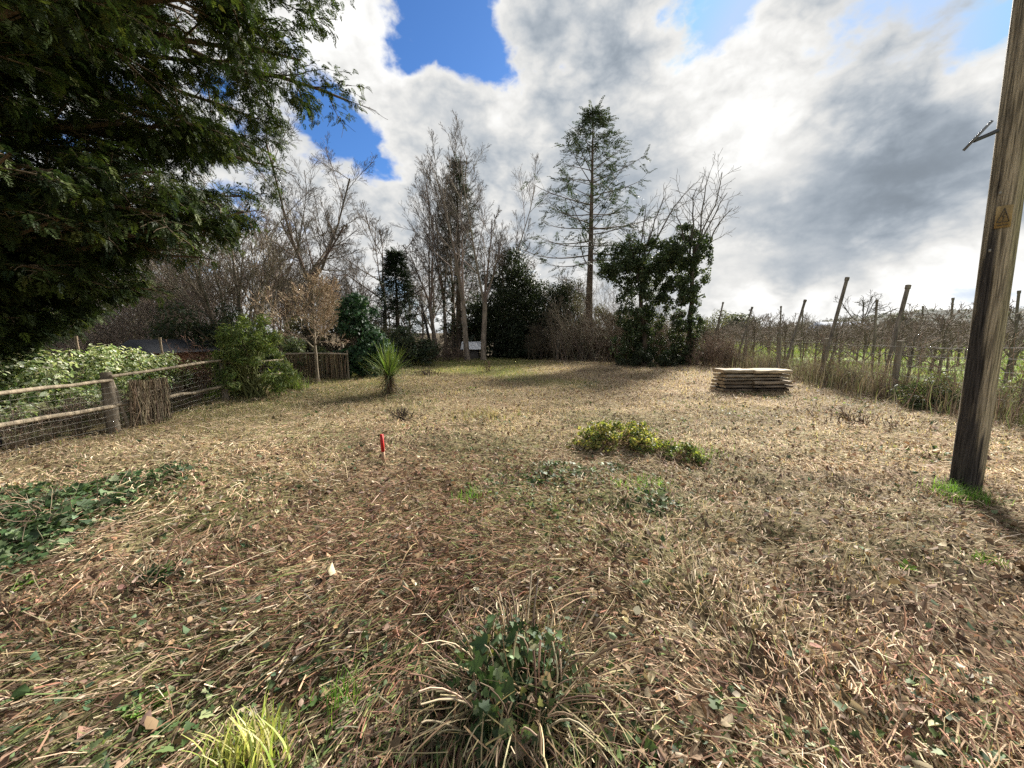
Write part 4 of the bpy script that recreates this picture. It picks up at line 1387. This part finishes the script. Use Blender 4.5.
# ivy mound in the middle foreground
def ivy_mound():
    b = G3(520, 705)
    ro = thing('ivy_mound', 'dark ivy grown mound with dry stems in the centre foreground', 'ivy', b)
    n = 1500
    u = rdir(n)
    u[:, 2] = np.abs(u[:, 2])
    dims = np.array([0.31, 0.27, 0.34])
    pos = b + u * dims * (rng.uniform(0.3, 1.1, (n, 1)) * (0.7 + 0.55 * vnoise(u[:, 0] * 2.5 + 5, u[:, 1] * 2.5 + u[:, 2] * 2, 4))[:, None]) + np.array([0, -0.02, 0.0])
    U = nz(u + rdir(n) * 0.7 + np.array([0, -0.4, 0.4]))
    D = nz(np.cross(U, rdir(n)) + np.array([0, 0, -0.4]))
    s = 0.034 * np.exp(rng.normal(0, 0.4, n))
    col = pick(IVYC + [[0.20, 0.20, 0.06], [0.32, 0.25, 0.17]], [4, 2.5, 0.8, 6, 0.6, 0.5], n)
    MB().inst(IVY, pos, *axes(D, U, s, s), col).build('leaves', M['gloss'], ro)
    # a lump of old stems and shaded soil carries them
    k = 260
    az = rng.uniform(0, 6.28, k)
    e = b + np.stack([np.cos(az) * 0.2, np.sin(az) * 0.2, np.zeros(k)], -1) * rng.uniform(0.2, 2.4, (k, 1)) + np.array([0, 0, 1.0]) * rng.uniform(0.02, 0.42, (k, 1))
    st = b + np.stack([np.cos(az), np.sin(az), np.zeros(k)], -1) * rng.uniform(0.02, 0.2, (k, 1)) - np.array([0, 0, 0.03])
    t = np.linspace(0, 1, 7)[None, :, None]
    mid = (st + e) / 2 + rng.normal(0, 0.05, (k, 3)) + np.array([0, 0, 0.12])
    p = (1 - t) ** 2 * st[:, None] + 2 * t * (1 - t) * mid[:, None] + t * t * e[:, None]
    MB().tubes(p, np.full((k, 7), 0.003) * rng.uniform(0.6, 1.5, (k, 1)), 4, pick([[0.33, 0.26, 0.17], [0.16, 0.11, 0.08], [0.42, 0.35, 0.23]], [2, 3, 2], k)).build('stems', M['twig'], ro)
    # hanging dead grass skirt round the mound
    k = 800
    az = rng.uniform(0, 6.28, k)
    h = np.stack([np.cos(az), np.sin(az), np.zeros(k)], -1)
    pos = b + h * rng.uniform(0.08, 0.38, (k, 1)) * np.array([1.1, 1, 1]) + np.array([0, 0, 1.0]) * rng.uniform(0.04, 0.24, (k, 1))
    D = nz(h * rng.uniform(-0.2, 0.8, (k, 1)) + rng.normal(0, 0.6, (k, 3)) + np.array([0, 0, -0.5]))
    U = nz(h + np.array([0, 0, .6]) + rng.normal(0, .3, (k, 3)))
    X, Yv, Z = axes(D, U, rng.uniform(0.10, 0.34, k), rng.uniform(0.003, 0.007, k))
    MB().inst(strip(4, 0.4, 0.1), pos, X, Yv, Z, pick([[0.42, 0.34, 0.21], [0.25, 0.17, 0.11], [0.13, 0.10, 0.06], [0.15, 0.17, 0.07]], [4, 3, 3, 1.5], k)).build('dead_grass', M['straw'], ro)


ivy_mound()
bush('bramble_bush', 'yellow green leafy bramble mound in the clearing', 'bush', G3(614, 446), (0.72, 0.48, 0.44), 85, 0.075, 3800, 0.04, [[0.30, 0.28, 0.075], [0.17, 0.19, 0.055], [0.07, 0.10, 0.035], [0.40, 0.35, 0.12]], [4, 4, 4, 2], M['leaf'], tpl=LEAF6, stems=60, stemcol=(0.22, 0.15, 0.09), bottom=0.0)


bush('bramble_bush', 'flat sprawling bramble trailing right of the yellow green mound', 'bush', G3(672, 458), (0.45, 0.32, 0.2), 40, 0.055, 900, 0.04, [[0.22, 0.24, 0.06], [0.12, 0.16, 0.045], [0.07, 0.10, 0.035]], [3, 4, 3], M['leaf'], tpl=LEAF6, stems=50, stemcol=(0.22, 0.15, 0.09), bottom=0.0)

# loose sticks
def stick(label, a, b, r0, col=(0.30, 0.22, 0.15)):
    A, B_ = G3(*a), G3(*b)
    A[2] += r0 + 0.03
    B_[2] += r0 + 0.035
    ro = thing('stick', label, 'stick', A, 'loose sticks in the clearing')
    t = np.linspace(0, 1, 9)[:, None]
    p = A + (B_ - A) * t + np.vstack([[0, 0, 0], np.cumsum(rng.normal(0, 0.006, (8, 3)), 0)])
    MB().tubes(p, np.linspace(r0, r0 * 0.6, 9), 7, col, cap=True).build('shaft', M['bark'], ro, True)
    lv = grow(p[None], np.linspace(r0, r0 * .6, 9)[None], 3, 0.3, 0.9, 0.2, 40, 0.02, 0.1, 4, 0.6, 0.002)
    MB().tubes(lv[0], lv[1], 4, col).build('twig', M['bark'], ro)


stick('pale brown stick at the lower edge, right of the yellow grass clump', (330, 738), (362, 775), 0.011)
stick('short bent stick left of the ivy mound', (368, 741), (420, 742), 0.008, (0.26, 0.2, 0.14))
stick('thin stick slanting above the lower left grass', (170, 668), (212, 702), 0.006)
stick('long bleached stick lying left of the ivy mound', (358, 618), (425, 655), 0.005, (0.42, 0.34, 0.22))
stick('pale split stick lying above the ivy mound', (508, 606), (548, 578), 0.006, (0.45, 0.37, 0.25))
stick('long pale stem lying near the pole in the straw', (846, 519), (940, 517), 0.006, (0.45, 0.38, 0.26))
stick('curved pale stem upright in the straw at the right', (918, 512), (915, 500), 0.006, (0.50, 0.46, 0.36))

# ------------------------------------------------------------------ heaps of dark cuttings, stumps
def stump_plant(label, px, py, n, hgt, wd, col, name='cut_stump'):
    b = G3(px, py)
    ro = thing(name, label, 'stump', b)
    D = nz(np.stack([rng.normal(0, .45, n), rng.normal(0, .45, n), np.ones(n)], -1))
    st = b + np.stack([rng.normal(0, wd, n), rng.normal(0, wd, n), np.full(n, -0.03)], -1)
    p, r = sweep(st, D, hgt * rng.uniform(0.4, 1.1, n), np.full(n, 0.011), 0.0, 0.12, 5, 0.005)
    MB().tubes(p, r, 5, cj(col, n), cap=False).build('stems', M['twig'], ro)
    a = grow(p, r, 4, 0.3, 1, 0.5, 45, 0.0, 0.2, 4, 0.6, 0.004)
    MB().tubes(a[0], a[1], 3, cj(col, len(a[0]))).build('twigs', M['twig'], ro)


stump_plant('dark cut stump between the yucca and the red stake', 405, 420, 26, 0.30, 0.07, (0.06, 0.045, 0.035))
stump_plant('low dark cut stump right of the yucca', 425, 377, 60, 0.32, 0.28, (0.08, 0.06, 0.045))
stump_plant('small reddish cut stump on the far lawn', 488, 372, 14, 0.5, 0.06, (0.16, 0.10, 0.07))
stump_plant('dark cut heap in front of the timber stack', 857, 424, 60, 0.22, 0.3, (0.12, 0.085, 0.06))


# ------------------------------------------------------------------ red marker stake
def red_stake():
    b = G3(384, 464)
    ro = thing('marker_stake', 'short wooden stake painted red at its top', 'stake', b)
    up = nz(np.array([-0.05, 0.02, 1.0]))
    ax = np.array([0.016, 0, 0.0])
    ay = np.array([0, 0.016, 0.0])
    MB().box(b + up * 0.03, ax, ay, up * 0.09, (0.36, 0.24, 0.15)).build('shaft', M['wood'], ro)
    MB().box(b + up * 0.228, ax * 1.04, ay * 1.04, up * 0.108, (0.42, 0.016, 0.014)).build('painted_top', M['paint'], ro)


red_stake()


# ------------------------------------------------------------------ yucca
def yucca():
    b = G3(389, 394)
    ro = thing('yucca', 'spiky yucca with green crown and shaggy dead skirt', 'plant', b)
    p, r = trunk_poly(b, 0.48, 0.10, (0.03, 0), 0.02, 6, 0.8)
    MB().tubes(p, r, 10, (0.10, 0.075, 0.05)).build('trunk', M['bark'], ro, True)

    def fan(c, n, el0, el1, L, Wd, pal, wts, bow, name, jit):
        az = rng.uniform(0, 6.28, n)
        el = R(1) * rng.uniform(el0, el1, n)
        h = np.stack([np.cos(az), np.sin(az), np.zeros(n)], -1)
        D = h * np.cos(el)[:, None] + np.array([0, 0, 1.0]) * np.sin(el)[:, None]
        U = nz(-h * np.sin(el)[:, None] + np.array([0, 0, 1.0]) * np.cos(el)[:, None])
        pos = c + h * 0.05 + np.array([0, 0, 1.0]) * rng.uniform(-jit, jit, (n, 1))
        X, Yv, Z = axes(D, U, rng.uniform(*L, n), rng.uniform(*Wd, n))
        Z = Z * rng.normal(1.0, 1.6, (n, 1))
        MB().inst(strip(6, 0.08, bow), pos, X, Yv, Z, pick(pal, wts, n)).build(name, M['leaf'], ro)
    c = p[0, -1]
    fan(c, 120, 15, 90, (0.65, 1.0), (0.034, 0.052), [[0.15, 0.22, 0.05], [0.22, 0.28, 0.07], [0.10, 0.15, 0.04]], [3, 3, 2], 0.03, 'leaves', 0.06)
    fan(c - [0, 0, .06], 120, -15, 35, (0.5, 0.9), (0.02, 0.03), [[0.20, 0.24, 0.12], [0.27, 0.28, 0.16], [0.13, 0.17, 0.07]], [3, 2, 2], 0.12, 'side_leaves', 0.1)
    fan(c - [0, 0, .18], 190, -75, -15, (0.3, 0.62), (0.016, 0.03), [[0.12, 0.085, 0.055], [0.22, 0.16, 0.10], [0.30, 0.26, 0.18]], [4, 2, 2], 0.1, 'dead_leaves', 0.2)


yucca()


# ------------------------------------------------------------------ timber stack
def planks():
    c = G3(752, 391)
    th = 0.06
    ex = np.array([math.cos(th), math.sin(th), 0])
    ey = np.array([-math.sin(th), math.cos(th), 0])
    ez = np.array([0, 0, 1.0])
    rows = ['bottom', 'second lowest', 'middle', 'fourth', 'top']
    z = c[2] - 0.01
    LABS = {0: 'dark lowest', 1: 'dark brown second layer', 2: 'grey brown middle layer', 3: 'tan fourth layer', 4: 'pale topmost'}
    LABS = {0: 'dark lowest', 1: 'dark brown second layer', 2: 'brown third layer', 3: 'grey brown fourth layer', 4: 'tan fifth layer', 5: 'pale topmost'}
    PC = [(0.11, 0.08, 0.055), (0.15, 0.11, 0.075), (0.22, 0.16, 0.105), (0.17, 0.13, 0.09), (0.26, 0.195, 0.13), (0.36, 0.27, 0.17)]
    for k in range(6):
        h = (0.10, 0.085, 0.115, 0.08, 0.10, 0.13)[k]
        for s, (a, b_) in enumerate(((-1.0, -0.22), (-0.2, 0.86))):
            for dpt, yo in (('front', -0.17), ('back', 0.17)):
                a2, b2 = a + rng.uniform(-0.03, 0.04), b_ + rng.uniform(-0.05, 0.03)
                if s == 0: b2 = b_
                else: a2 = a
                ctr = c + ex * (a2 + b2) / 2 + ey * (yo + rng.normal(0, .03)) + ez * (z - c[2] + h / 2)
                side = 'short left' if s == 0 else 'long right'
                lab = f'{LABS[k]} timber of the stack, {side} piece in the {dpt} row'
                m = 7
                t = np.linspace(-1, 1, m)
                hx = (b2 - a2) / 2
                hy, hz_ = 0.155, h / 2 - 0.004
                # a split baulk: eight sided section, wavering along its length
                prof = np.array([[-1, -.7], [-.75, -1], [.75, -1], [1, -.7], [1, .7], [.75, 1], [-.75, 1], [-1, .7]])
                vs = []
                for i in range(m):
                    jy, jz = 1 + rng.normal(0, .12, 8), (1 - np.abs(rng.normal(0, .14, 8))) * (1 - 0.25 * vnoise(np.array([i * 0.6 + k * 7.1 + s * 3.3]), np.array([0.5]), 4)[0])
                    vs.append(ctr + ex * t[i] * hx + (prof[:, 0] * jy)[:, None] * hy * ey + (prof[:, 1] * jz)[:, None] * hz_ * ez)
                v = np.concatenate(vs)
                q = [[i * 8 + j, i * 8 + (j + 1) % 8, (i + 1) * 8 + (j + 1) % 8, (i + 1) * 8 + j] for i in range(m - 1) for j in range(8)]
                mb = MB().add(v, q, c=np.array(PC[k]) * np.array([0.92, 1.0, 1.08]) * rng.uniform(0.8, 1.3))
                for e in (0, m - 1):
                    mb.add(vs[e], [[0, 1, 2, 3], [0, 3, 4, 7], [7, 4, 5, 6]], c=np.array([0.30, 0.23, 0.15]))
                o = mb.build('timber_baulk', M['plank'])
                tag(o, lab, 'timber', 'stacked timber baulks')
        z += h


planks()


# ------------------------------------------------------------------ post and rail fence, left
def rail_fence():
    a, b_ = np.array([-6.75, 3.2]), np.array([-7.25, 11.5])
    ro = thing('rail_fence', 'weathered post and rail fence with wire netting', 'fence', (*G(114, 432), 0))
    dirv = (b_ - a) / np.linalg.norm(b_ - a)
    spots = [G(114, 432) - dirv * 2.4, G(114, 432), G(114, 432) + dirv * 2.7, G(114, 432) + dirv * 5.2]
    WC = (0.21, 0.175, 0.13)
    for i, s in enumerate(spots):
        z = H1(*s)
        hh = 0.98 if i == 1 else 0.95
        p = np.array([[s[0], s[1], z - 0.2], [s[0] + .01, s[1], z + hh * .5], [s[0] - 0.015, s[1] + .01, z + hh]])
        MB().tubes(p, np.array([.085, .088, .072]) * (1.0 if i == 1 else 0.8), 10, np.array(WC) * (0.68 if i == 1 else 0.8), cap=True).build('post', M['wood'], ro)
    # a slim stake leaning on the near post, and small verticals
    s = spots[1] + dirv * 0.18 + np.array([0.10, 0])
    p = np.array([[s[0], s[1], H1(*s) - .1], [s[0] - .05, s[1] - .06, .45], [s[0] - .09, s[1] - .12, .9]])
    MB().tubes(p, np.array([.03, .028, .024]), 7, WC, cap=True).build('brace', M['wood'], ro)
    for i in range(3):
        for hh, rr_, sag in ((0.88, .027, .03), (0.43, .030, .03)):
            A = np.array([*spots[i], (0.07 if i == 0 else H1(*spots[i])) + hh]) + np.array([0.07, 0, rng.normal(0, .015)])
            B_ = np.array([*spots[i + 1], H1(*spots[i + 1]) + hh]) + np.array([0.07, 0, rng.normal(0, .015)])
            if i == 0:
                A[2] -= 0.03
            t = np.linspace(0, 1, 9)[:, None]
            p = A + (B_ - A) * t
            p[:, 2] += np.cumsum(rng.normal(0, 0.014, 9)) - sag * 4 * (t * (1 - t))[:, 0] * 0.4
            MB().tubes(p, rr_ * rng.uniform(0.85, 1.1, 9), 8, np.array([0.25, 0.205, 0.145]) * rng.uniform(0.85, 1.05), cap=True).build('rail', M['wood'], ro, True)
    # wire netting: square mesh on the garden side
    A, B_ = spots[0], spots[3]
    L = np.linalg.norm(B_ - A)
    net = MB()
    for hh in np.arange(0.04, 0.84, 0.09):
        t = np.linspace(0, 1, 30)[:, None]
        xy = A + (B_ - A) * t
        p = np.concatenate([xy + np.array([0.13, 0]), (H(xy[:, 0], xy[:, 1]) + hh)[:, None]], 1) + rng.normal(0, .004, (30, 3))
        net.tubes(p, np.full(30, .0018), 3, (0.16, 0.145, 0.12))
    k = int(L / 0.10)
    s = A + (B_ - A) * (np.arange(k)[:, None] / k)
    z = H(s[:, 0], s[:, 1])
    p = np.stack([np.stack([s[:, 0] + .13, s[:, 1], z + q], -1) for q in (0.0, 0.4, 0.8)], 1) + rng.normal(0, .005, (k, 3, 3))
    net.tubes(p, np.full((k, 3), .0018), 3, (0.16, 0.145, 0.12))
    net.build('wire_netting', M['metal'], ro)
    # rough woven brushwood panel just right of the post
    pa, pb = spots[1] + dirv * 0.2, spots[1] + dirv * 0.95
    k = 210
    t = rng.uniform(0, 1, (k, 1))
    s = pa + (pb - pa) * t
    z = H(s[:, 0], s[:, 1])
    p = np.stack([np.stack([s[:, 0] + .16 + rng.normal(0, .02, k), s[:, 1] + rng.normal(0, .03, k), z + q], -1) for q in (-.02, .3, .56, 0.8)], 1)
    p += rng.normal(0, .012, p.shape)
    pm = MB().tubes(p, rng.uniform(0.004, 0.010, (k, 1)) * np.ones((1, 4)), 4, pick([[0.17, 0.135, 0.09], [0.12, 0.095, 0.065], [0.22, 0.18, 0.12]], [3, 3, 2], k))
    k = 26
    hh = rng.uniform(0.05, 0.78, k)
    t = np.linspace(0, 1, 12)
    xy = pa + (pb - pa) * t[:, None]
    zz_ = H(xy[:, 0], xy[:, 1])
    p = np.stack([np.concatenate([xy + np.array([.16, 0]), (zz_ + q)[:, None]], 1) for q in hh])
    p[:, :, 0] += 0.02 * np.where((np.arange(12)[None] + np.arange(k)[:, None]) % 2, 1, -1)
    p[:, :, 2] += rng.normal(0, .008, (k, 12))
    pm.tubes(p, rng.uniform(0.004, 0.008, (k, 1)) * np.ones((1, 12)), 4, pick([[0.17, 0.135, 0.09], [0.21, 0.17, 0.115]], [1, 1], k))
    pm.build('woven_panel', M['wood'], ro)
    return spots, dirv


spots, dirv = rail_fence()

# pale ivy hedge behind the rail fence
PV = [[0.48, 0.52, 0.34], [0.26, 0.33, 0.14], [0.66, 0.68, 0.52], [0.10, 0.15, 0.05]]


def pale_hedge():
    b = XY(85, 8.4)
    b = np.array([-9.1, 8.2, H1(-9.1, 8.2)])
    ro = thing('ivy_hedge', 'pale leaved ivy hedge mounded behind the rail fence', 'hedge', b)
    k = 75
    y = rng.uniform(5.2, 11.8, k)
    hgt = np.interp(y, [5, 6.5, 7.8, 8.8, 10.2, 12], [1.1, 1.2, 1.38, 1.28, 0.9, 0.6])
    c = np.stack([-8.3 - 0.12 * (y - 7) + rng.normal(0, .35, k), y, hgt * rng.uniform(0.25, 0.92, k)], -1)
    rr = rng.uniform(0.2, 0.4, (k, 1)) * np.array([1, 1, .8])
    MB_ = cloud_leaves(MB(), c, rr, 12500, 0.07, PV, [4, 3, 3, 3], LEAF6, 0.6, 1.3)
    MB_.build('leaves', M['leaf'], ro)
    n = 60
    st = c[rng.integers(0, k, n)].copy()
    st[:, 2] = 0
    p, r = sweep(st, rdir(n, 2.0), rng.uniform(.6, 1.2, n), np.full(n, .014), 0, .15, 6, .005)
    MB().tubes(p, r, 4, (0.12, 0.09, 0.06)).build('stems', M['twig'], ro)


pale_hedge()
for px, py, Y, lab in [(78, 338, 10.5, 'thin garden post standing in the pale hedge under the yew'), (162, 339, 12.0, 'thin garden post in front of the small shed gable')]:
    a = XY(px, Y)
    pole('garden_post', lab, a, P(px - 2, py, Y), .035, .03, (0.26, 0.20, 0.14), 'thin posts behind the pale hedge', 'post')
house_o = house('garden_shed', 'small shed with dark roof and orange gable beyond the hedge', XY(168, 13.5), 0.85, 0.9, 0.95, 0.42, (0.32, 0.13, 0.07), (0.035, 0.037, 0.042))
house_o.rotation_euler = (0, 0, R(70))
house('pale_shed', 'low shed with white roof behind the ash trunks', XY(472, 23.9), 0.38, 0.5, 0.62, 0.45, (0.10, 0.09, 0.08), (0.75, 0.76, 0.78))

bush('overgrown_hedge', 'long overgrown olive hedge closing the view behind the small bare tree', 'hedge', XY(335, 21), (5.2, 1.2, 2.6), 90, 0.55, 14000, 0.13, [[0.06, 0.07, 0.04], [0.10, 0.09, 0.06], [0.14, 0.115, 0.08]], [3, 3, 2], M['leaf'], stems=120, stemcol=(0.16, 0.12, 0.09))
bush('overgrown_hedge', 'grey brown overgrown hedge behind the shed and the thicket', 'hedge', XY(130, 23), (7.5, 1.2, 3.0), 100, 0.6, 11000, 0.14, [[0.10, 0.085, 0.065], [0.14, 0.115, 0.09], [0.08, 0.08, 0.05]], [3, 3, 2], M['leaf'], stems=160, stemcol=(0.18, 0.14, 0.11))

bush('overgrown_hedge', 'ragged olive hedge closing the gap between spruce and ivy clad trees', 'hedge', XY(625, 24.5), (4.0, 1.0, 3.8), 90, 0.5, 15000, 0.10, [[0.05, 0.055, 0.03], [0.09, 0.08, 0.05], [0.12, 0.09, 0.06]], [3, 3, 2], M['leaf'], stems=150, stemcol=(0.17, 0.12, 0.085))
bush('overgrown_hedge', 'dark ragged hedge behind the ash pair at the lawn end', 'hedge', XY(520, 27.5), (6.0, 1.0, 5.2), 90, 0.8, 12000, 0.20, DK, [3, 3, 1], M['leaf'], stems=60)

# netting panel fence behind the small tree
wp = XY(312, 13.4)
ro = thing('hurdle_fence', 'low woven hurdle fence behind the small bare tree', 'fence', wp)
k = 200
s = np.stack([wp[0] + rng.uniform(-1.15, 1.15, k), wp[1] + rng.normal(0, .03, k)], -1)
z = H(s[:, 0], s[:, 1])
p = np.stack([np.stack([s[:, 0], s[:, 1], z + q], -1) for q in (-.02, .3, .62, .92)], 1) + rng.normal(0, .015, (k, 4, 3))
MB().tubes(p, np.full((k, 4), .009), 4, pick([[0.22, 0.17, 0.115], [0.15, 0.115, 0.08], [0.28, 0.22, 0.15]], [3, 3, 2], k)).build('woven_panel', M['wood'], ro)
for q in (-1.15, 0.0, 1.15):
    pp = np.array([[wp[0] + q, wp[1] + .06, wp[2] - .1], [wp[0] + q, wp[1] + .06, wp[2] + .5], [wp[0] + q, wp[1] + .06, wp[2] + 1.0]])
    MB().tubes(pp, np.full(3, .035), 8, (0.24, 0.2, 0.15), cap=True).build('post', M['wood'], ro)
pp = np.array([[wp[0] - 1.2, wp[1] - .06, wp[2] + .86], [wp[0], wp[1] - .06, wp[2] + .9], [wp[0] + 1.2, wp[1] - .06, wp[2] + .87]])
MB().tubes(pp, np.full(3, .03), 8, (0.30, 0.25, 0.19), cap=True).build('rail', M['wood'], ro)


# bucket beyond the fence
def bucket():
    b = np.array([*G(18, 449), 0.0])
    b[0] -= 0.35
    b[2] = H1(b[0], b[1])
    ro = thing('bucket', 'small black plastic bucket by the rail fence', 'bucket', b)
    zz_ = np.array([0.0, 0.0, 0.19, 0.19, 0.18, 0.02])
    rr_ = np.array([0.0, 0.075, 0.10, 0.095, 0.092, 0.0])
    p = np.stack([np.full(6, b[0]), np.full(6, b[1]), b[2] + zz_ + np.arange(6) * 1e-4], -1)
    k = 18
    a = np.arange(k) * 2 * np.pi / k
    v = p[:, None] + rr_[:, None, None] * np.stack([np.cos(a), np.sin(a), 0 * a], -1)[None]
    q = [[i * k + j, i * k + (j + 1) % k, (i + 1) * k + (j + 1) % k, (i + 1) * k + j] for i in range(5) for j in range(k)]
    MB().add(v.reshape(-1, 3), q, c=(0.02, 0.02, 0.022)).build('body', M['plastic'], ro, True)
    t = np.linspace(0, np.pi, 9)
    h = np.stack([b[0] + .1 * np.cos(t), np.full(9, b[1] - 0.03), b[2] + .19 - 0.05 * np.sin(t)], -1)
    MB().tubes(h, np.full(9, .003), 5, (0.3, 0.3, 0.3)).build('handle', M['metal'], ro)


bucket()


# ------------------------------------------------------------------ utility pole
def utility_pole():
    b = G3(965, 486)
    ro = thing('utility_pole', 'tall weathered wooden utility pole with dark stained foot', 'pole', b)
    hgt, k, m = 8.5, 28, 70
    z = np.linspace(-0.3, hgt, m)
    lean = np.array([-0.022, 0.0])
    r = np.interp(z, [-.3, 0, 3, 8.5], [.118, .116, .112, .098])
    a = np.arange(k) * 2 * np.pi / k
    cx = b[0] + lean[0] * z + 0.008 * np.sin(z * 0.9)
    cy = b[1] + lean[1] * z
    rr_ = r[:, None] * (1 + 0.03 * (fbm(np.cos(a)[None] * 3 + 10 + 0 * z[:, None], np.sin(a)[None] * 3 + z[:, None] * 0.25, 3, 3) - .5) * 2)
    v = np.stack([cx[:, None] + rr_ * np.cos(a), cy[:, None] + rr_ * np.sin(a), b[2] + z[:, None] + 0 * rr_], -1)
    A, Z = np.broadcast_to(a, rr_.shape), np.broadcast_to(z[:, None], rr_.shape)
    # weathering: sound grey brown wood, tar bleeding down one side, green algae on the other
    base = np.array([0.29, 0.245, 0.175])
    streak = fbm(A * 9, Z * 1.4, 12, 4)[..., None]
    c = base * (0.55 + 0.9 * streak)
    alg = np.clip(np.cos(A + 0.25) * 0.9 + (fbm(A * 2, Z * 1.2, 15, 3) - 0.5) * 1.6, 0, 1)[..., None] * 0.5
    c = c + (np.array([0.27, 0.26, 0.125]) - c) * np.clip(alg * 1.5, 0, .8)
    edge = 2 + 0.25 + 0.55 * np.clip(Z / 2.4, 0, 1) + (fbm(A * 0 + 3, Z * 1.5, 18, 2) - 0.5) * 0.5
    tar = np.clip((np.cos(A - math.pi * 1.06) - np.cos(math.pi - edge * 1.0 + 0.0)) * 0 + (np.cos(A - math.pi * 1.03) - np.interp(Z, [0, 0.35, 0.9, 1.8, 2.4, 2.8], [-0.8, 0.1, 0.72, 0.80, 0.86, 1.05]) + (streak[..., 0] - 0.5) * 0.9) * 7, 0, 1)[..., None]
    c = c + (np.array([0.028, 0.026, 0.028]) - c) * tar * 0.93
    v = v.reshape(-1, 3)
    q = [[i * k + j, i * k + (j + 1) % k, (i + 1) * k + (j + 1) % k, (i + 1) * k + j] for i in range(m - 1) for j in range(k)]
    MB().add(v, q, c=c.reshape(-1, 3)).build('shaft', M['pole'], ro, True)

    def wrap(name, zc, ac, hz_, ha, off, col, mt, poly=None):
        """thin plate lying on the round of the pole; angle ac, half angle ha"""
        n = 7
        vs = []
        for i in range(n):
            an = ac - ha + 2 * ha * i / (n - 1)
            for s in (-1, 1):
                zq = zc + s * hz_ * (1 + 0.0)
                rr = np.interp(zq, [-.3, 0, 3, 8.5], [.118, .116, .112, .098]) + off
                for o_ in (0, -0.004):
                    vs.append([b[0] + lean[0] * zq + 0.008 * math.sin(zq * .9) + (rr + o_) * math.cos(an), b[1] + (rr + o_) * math.sin(an), b[2] + zq])
        q = []
        for i in range(n - 1):
            o_ = i * 4
            q += [[o_, o_ + 2, o_ + 6, o_ + 4], [o_ + 1, o_ + 5, o_ + 7, o_ + 3], [o_ + 2, o_ + 3, o_ + 7, o_ + 6], [o_, o_ + 4, o_ + 5, o_ + 1]]
        q += [[0, 1, 3, 2], [(n - 1) * 4, (n - 1) * 4 + 2, (n - 1) * 4 + 3, (n - 1) * 4 + 1]]
        return MB().add(vs, q, c=col).build(name, mt, ro)

    def zat(py):
        return P(990, py, b[1])[2] - b[2]
    tocam = math.atan2(-b[1], -b[0])
    sg = wrap('warning_plate', zat(219), tocam + 0.05, 0.10, 0.42, 0.010, (0.42, 0.30, 0.14), M['wood'])
    # worn black triangle with a bolt, as thin raised lines on the plate
    def on_plate(da, dz):
        an, zq = tocam + 0.05 + da, zat(219) + dz
        rr = np.interp(zq, [-.3, 0, 3, 8.5], [.118, .116, .112, .098]) + 0.0125
        return [b[0] + lean[0] * zq + 0.008 * math.sin(zq * .9) + rr * math.cos(an), b[1] + rr * math.sin(an), b[2] + zq]
    for path in ([(-.30, -.05), (0, .075), (.30, -.05), (-.30, -.05)], [(.05, .04), (-.06, .0), (.05, -.005), (-.04, -.04)], [(-.28, -.08), (.26, -.078)]):
        pp = []
        for (a0, z0), (a1, z1) in zip(path[:-1], path[1:]):
            pp += [on_plate(a0 + (a1 - a0) * q, z0 + (z1 - z0) * q) for q in np.linspace(0, 1, 5)]
        MB().tubes(np.array(pp) + rng.normal(0, 1e-4, (len(pp), 3)), np.full(len(pp), 0.0038), 5, (0.07, 0.055, 0.035)).build('mark', M['plastic'], sg)
    for dz, da in ((0.22, 0.0), (-0.3, -0.15)):
        wrap('tag', zat(219) + dz, tocam + da - 0.3, 0.014, 0.07, 0.006, (0.26, 0.25, 0.22), M['metal'])
    # bracket with tilted plate
    s = P(997, 131, b[1] - 0.02)
    e = P(974, 141, b[1] - 0.02)
    arm = MB().tubes(np.array([s, (s + e) / 2, e]), np.array([.02, .018, .016]), 10, (0.03, 0.03, 0.032), cap=True).build('bracket_arm', M['metal'], ro)
    pa, pb = P(962, 150, b[1] - 0.02), P(991, 120, b[1] - 0.02)
    ax = (pb - pa) / 2
    ay = nz(ray(976, 135)) * 0.06
    az = nz(np.cross(ax, ay)) * 0.011
    pl = MB().box((pa + pb) / 2 - nz(np.cross(ax, ay)) * 0.012, ax, ay, az, (0.16, 0.165, 0.175)).build('bracket_plate', M['metal'], ro)
    pl.parent = arm
    return ro


def pole_mat():
    m = mat('pole_wood', 0.85, 0, 0.15, 70.0, 0.65, 1.0, (1, 1, 0.035))
    return m


M['pole'] = pole_mat()
utility_pole()
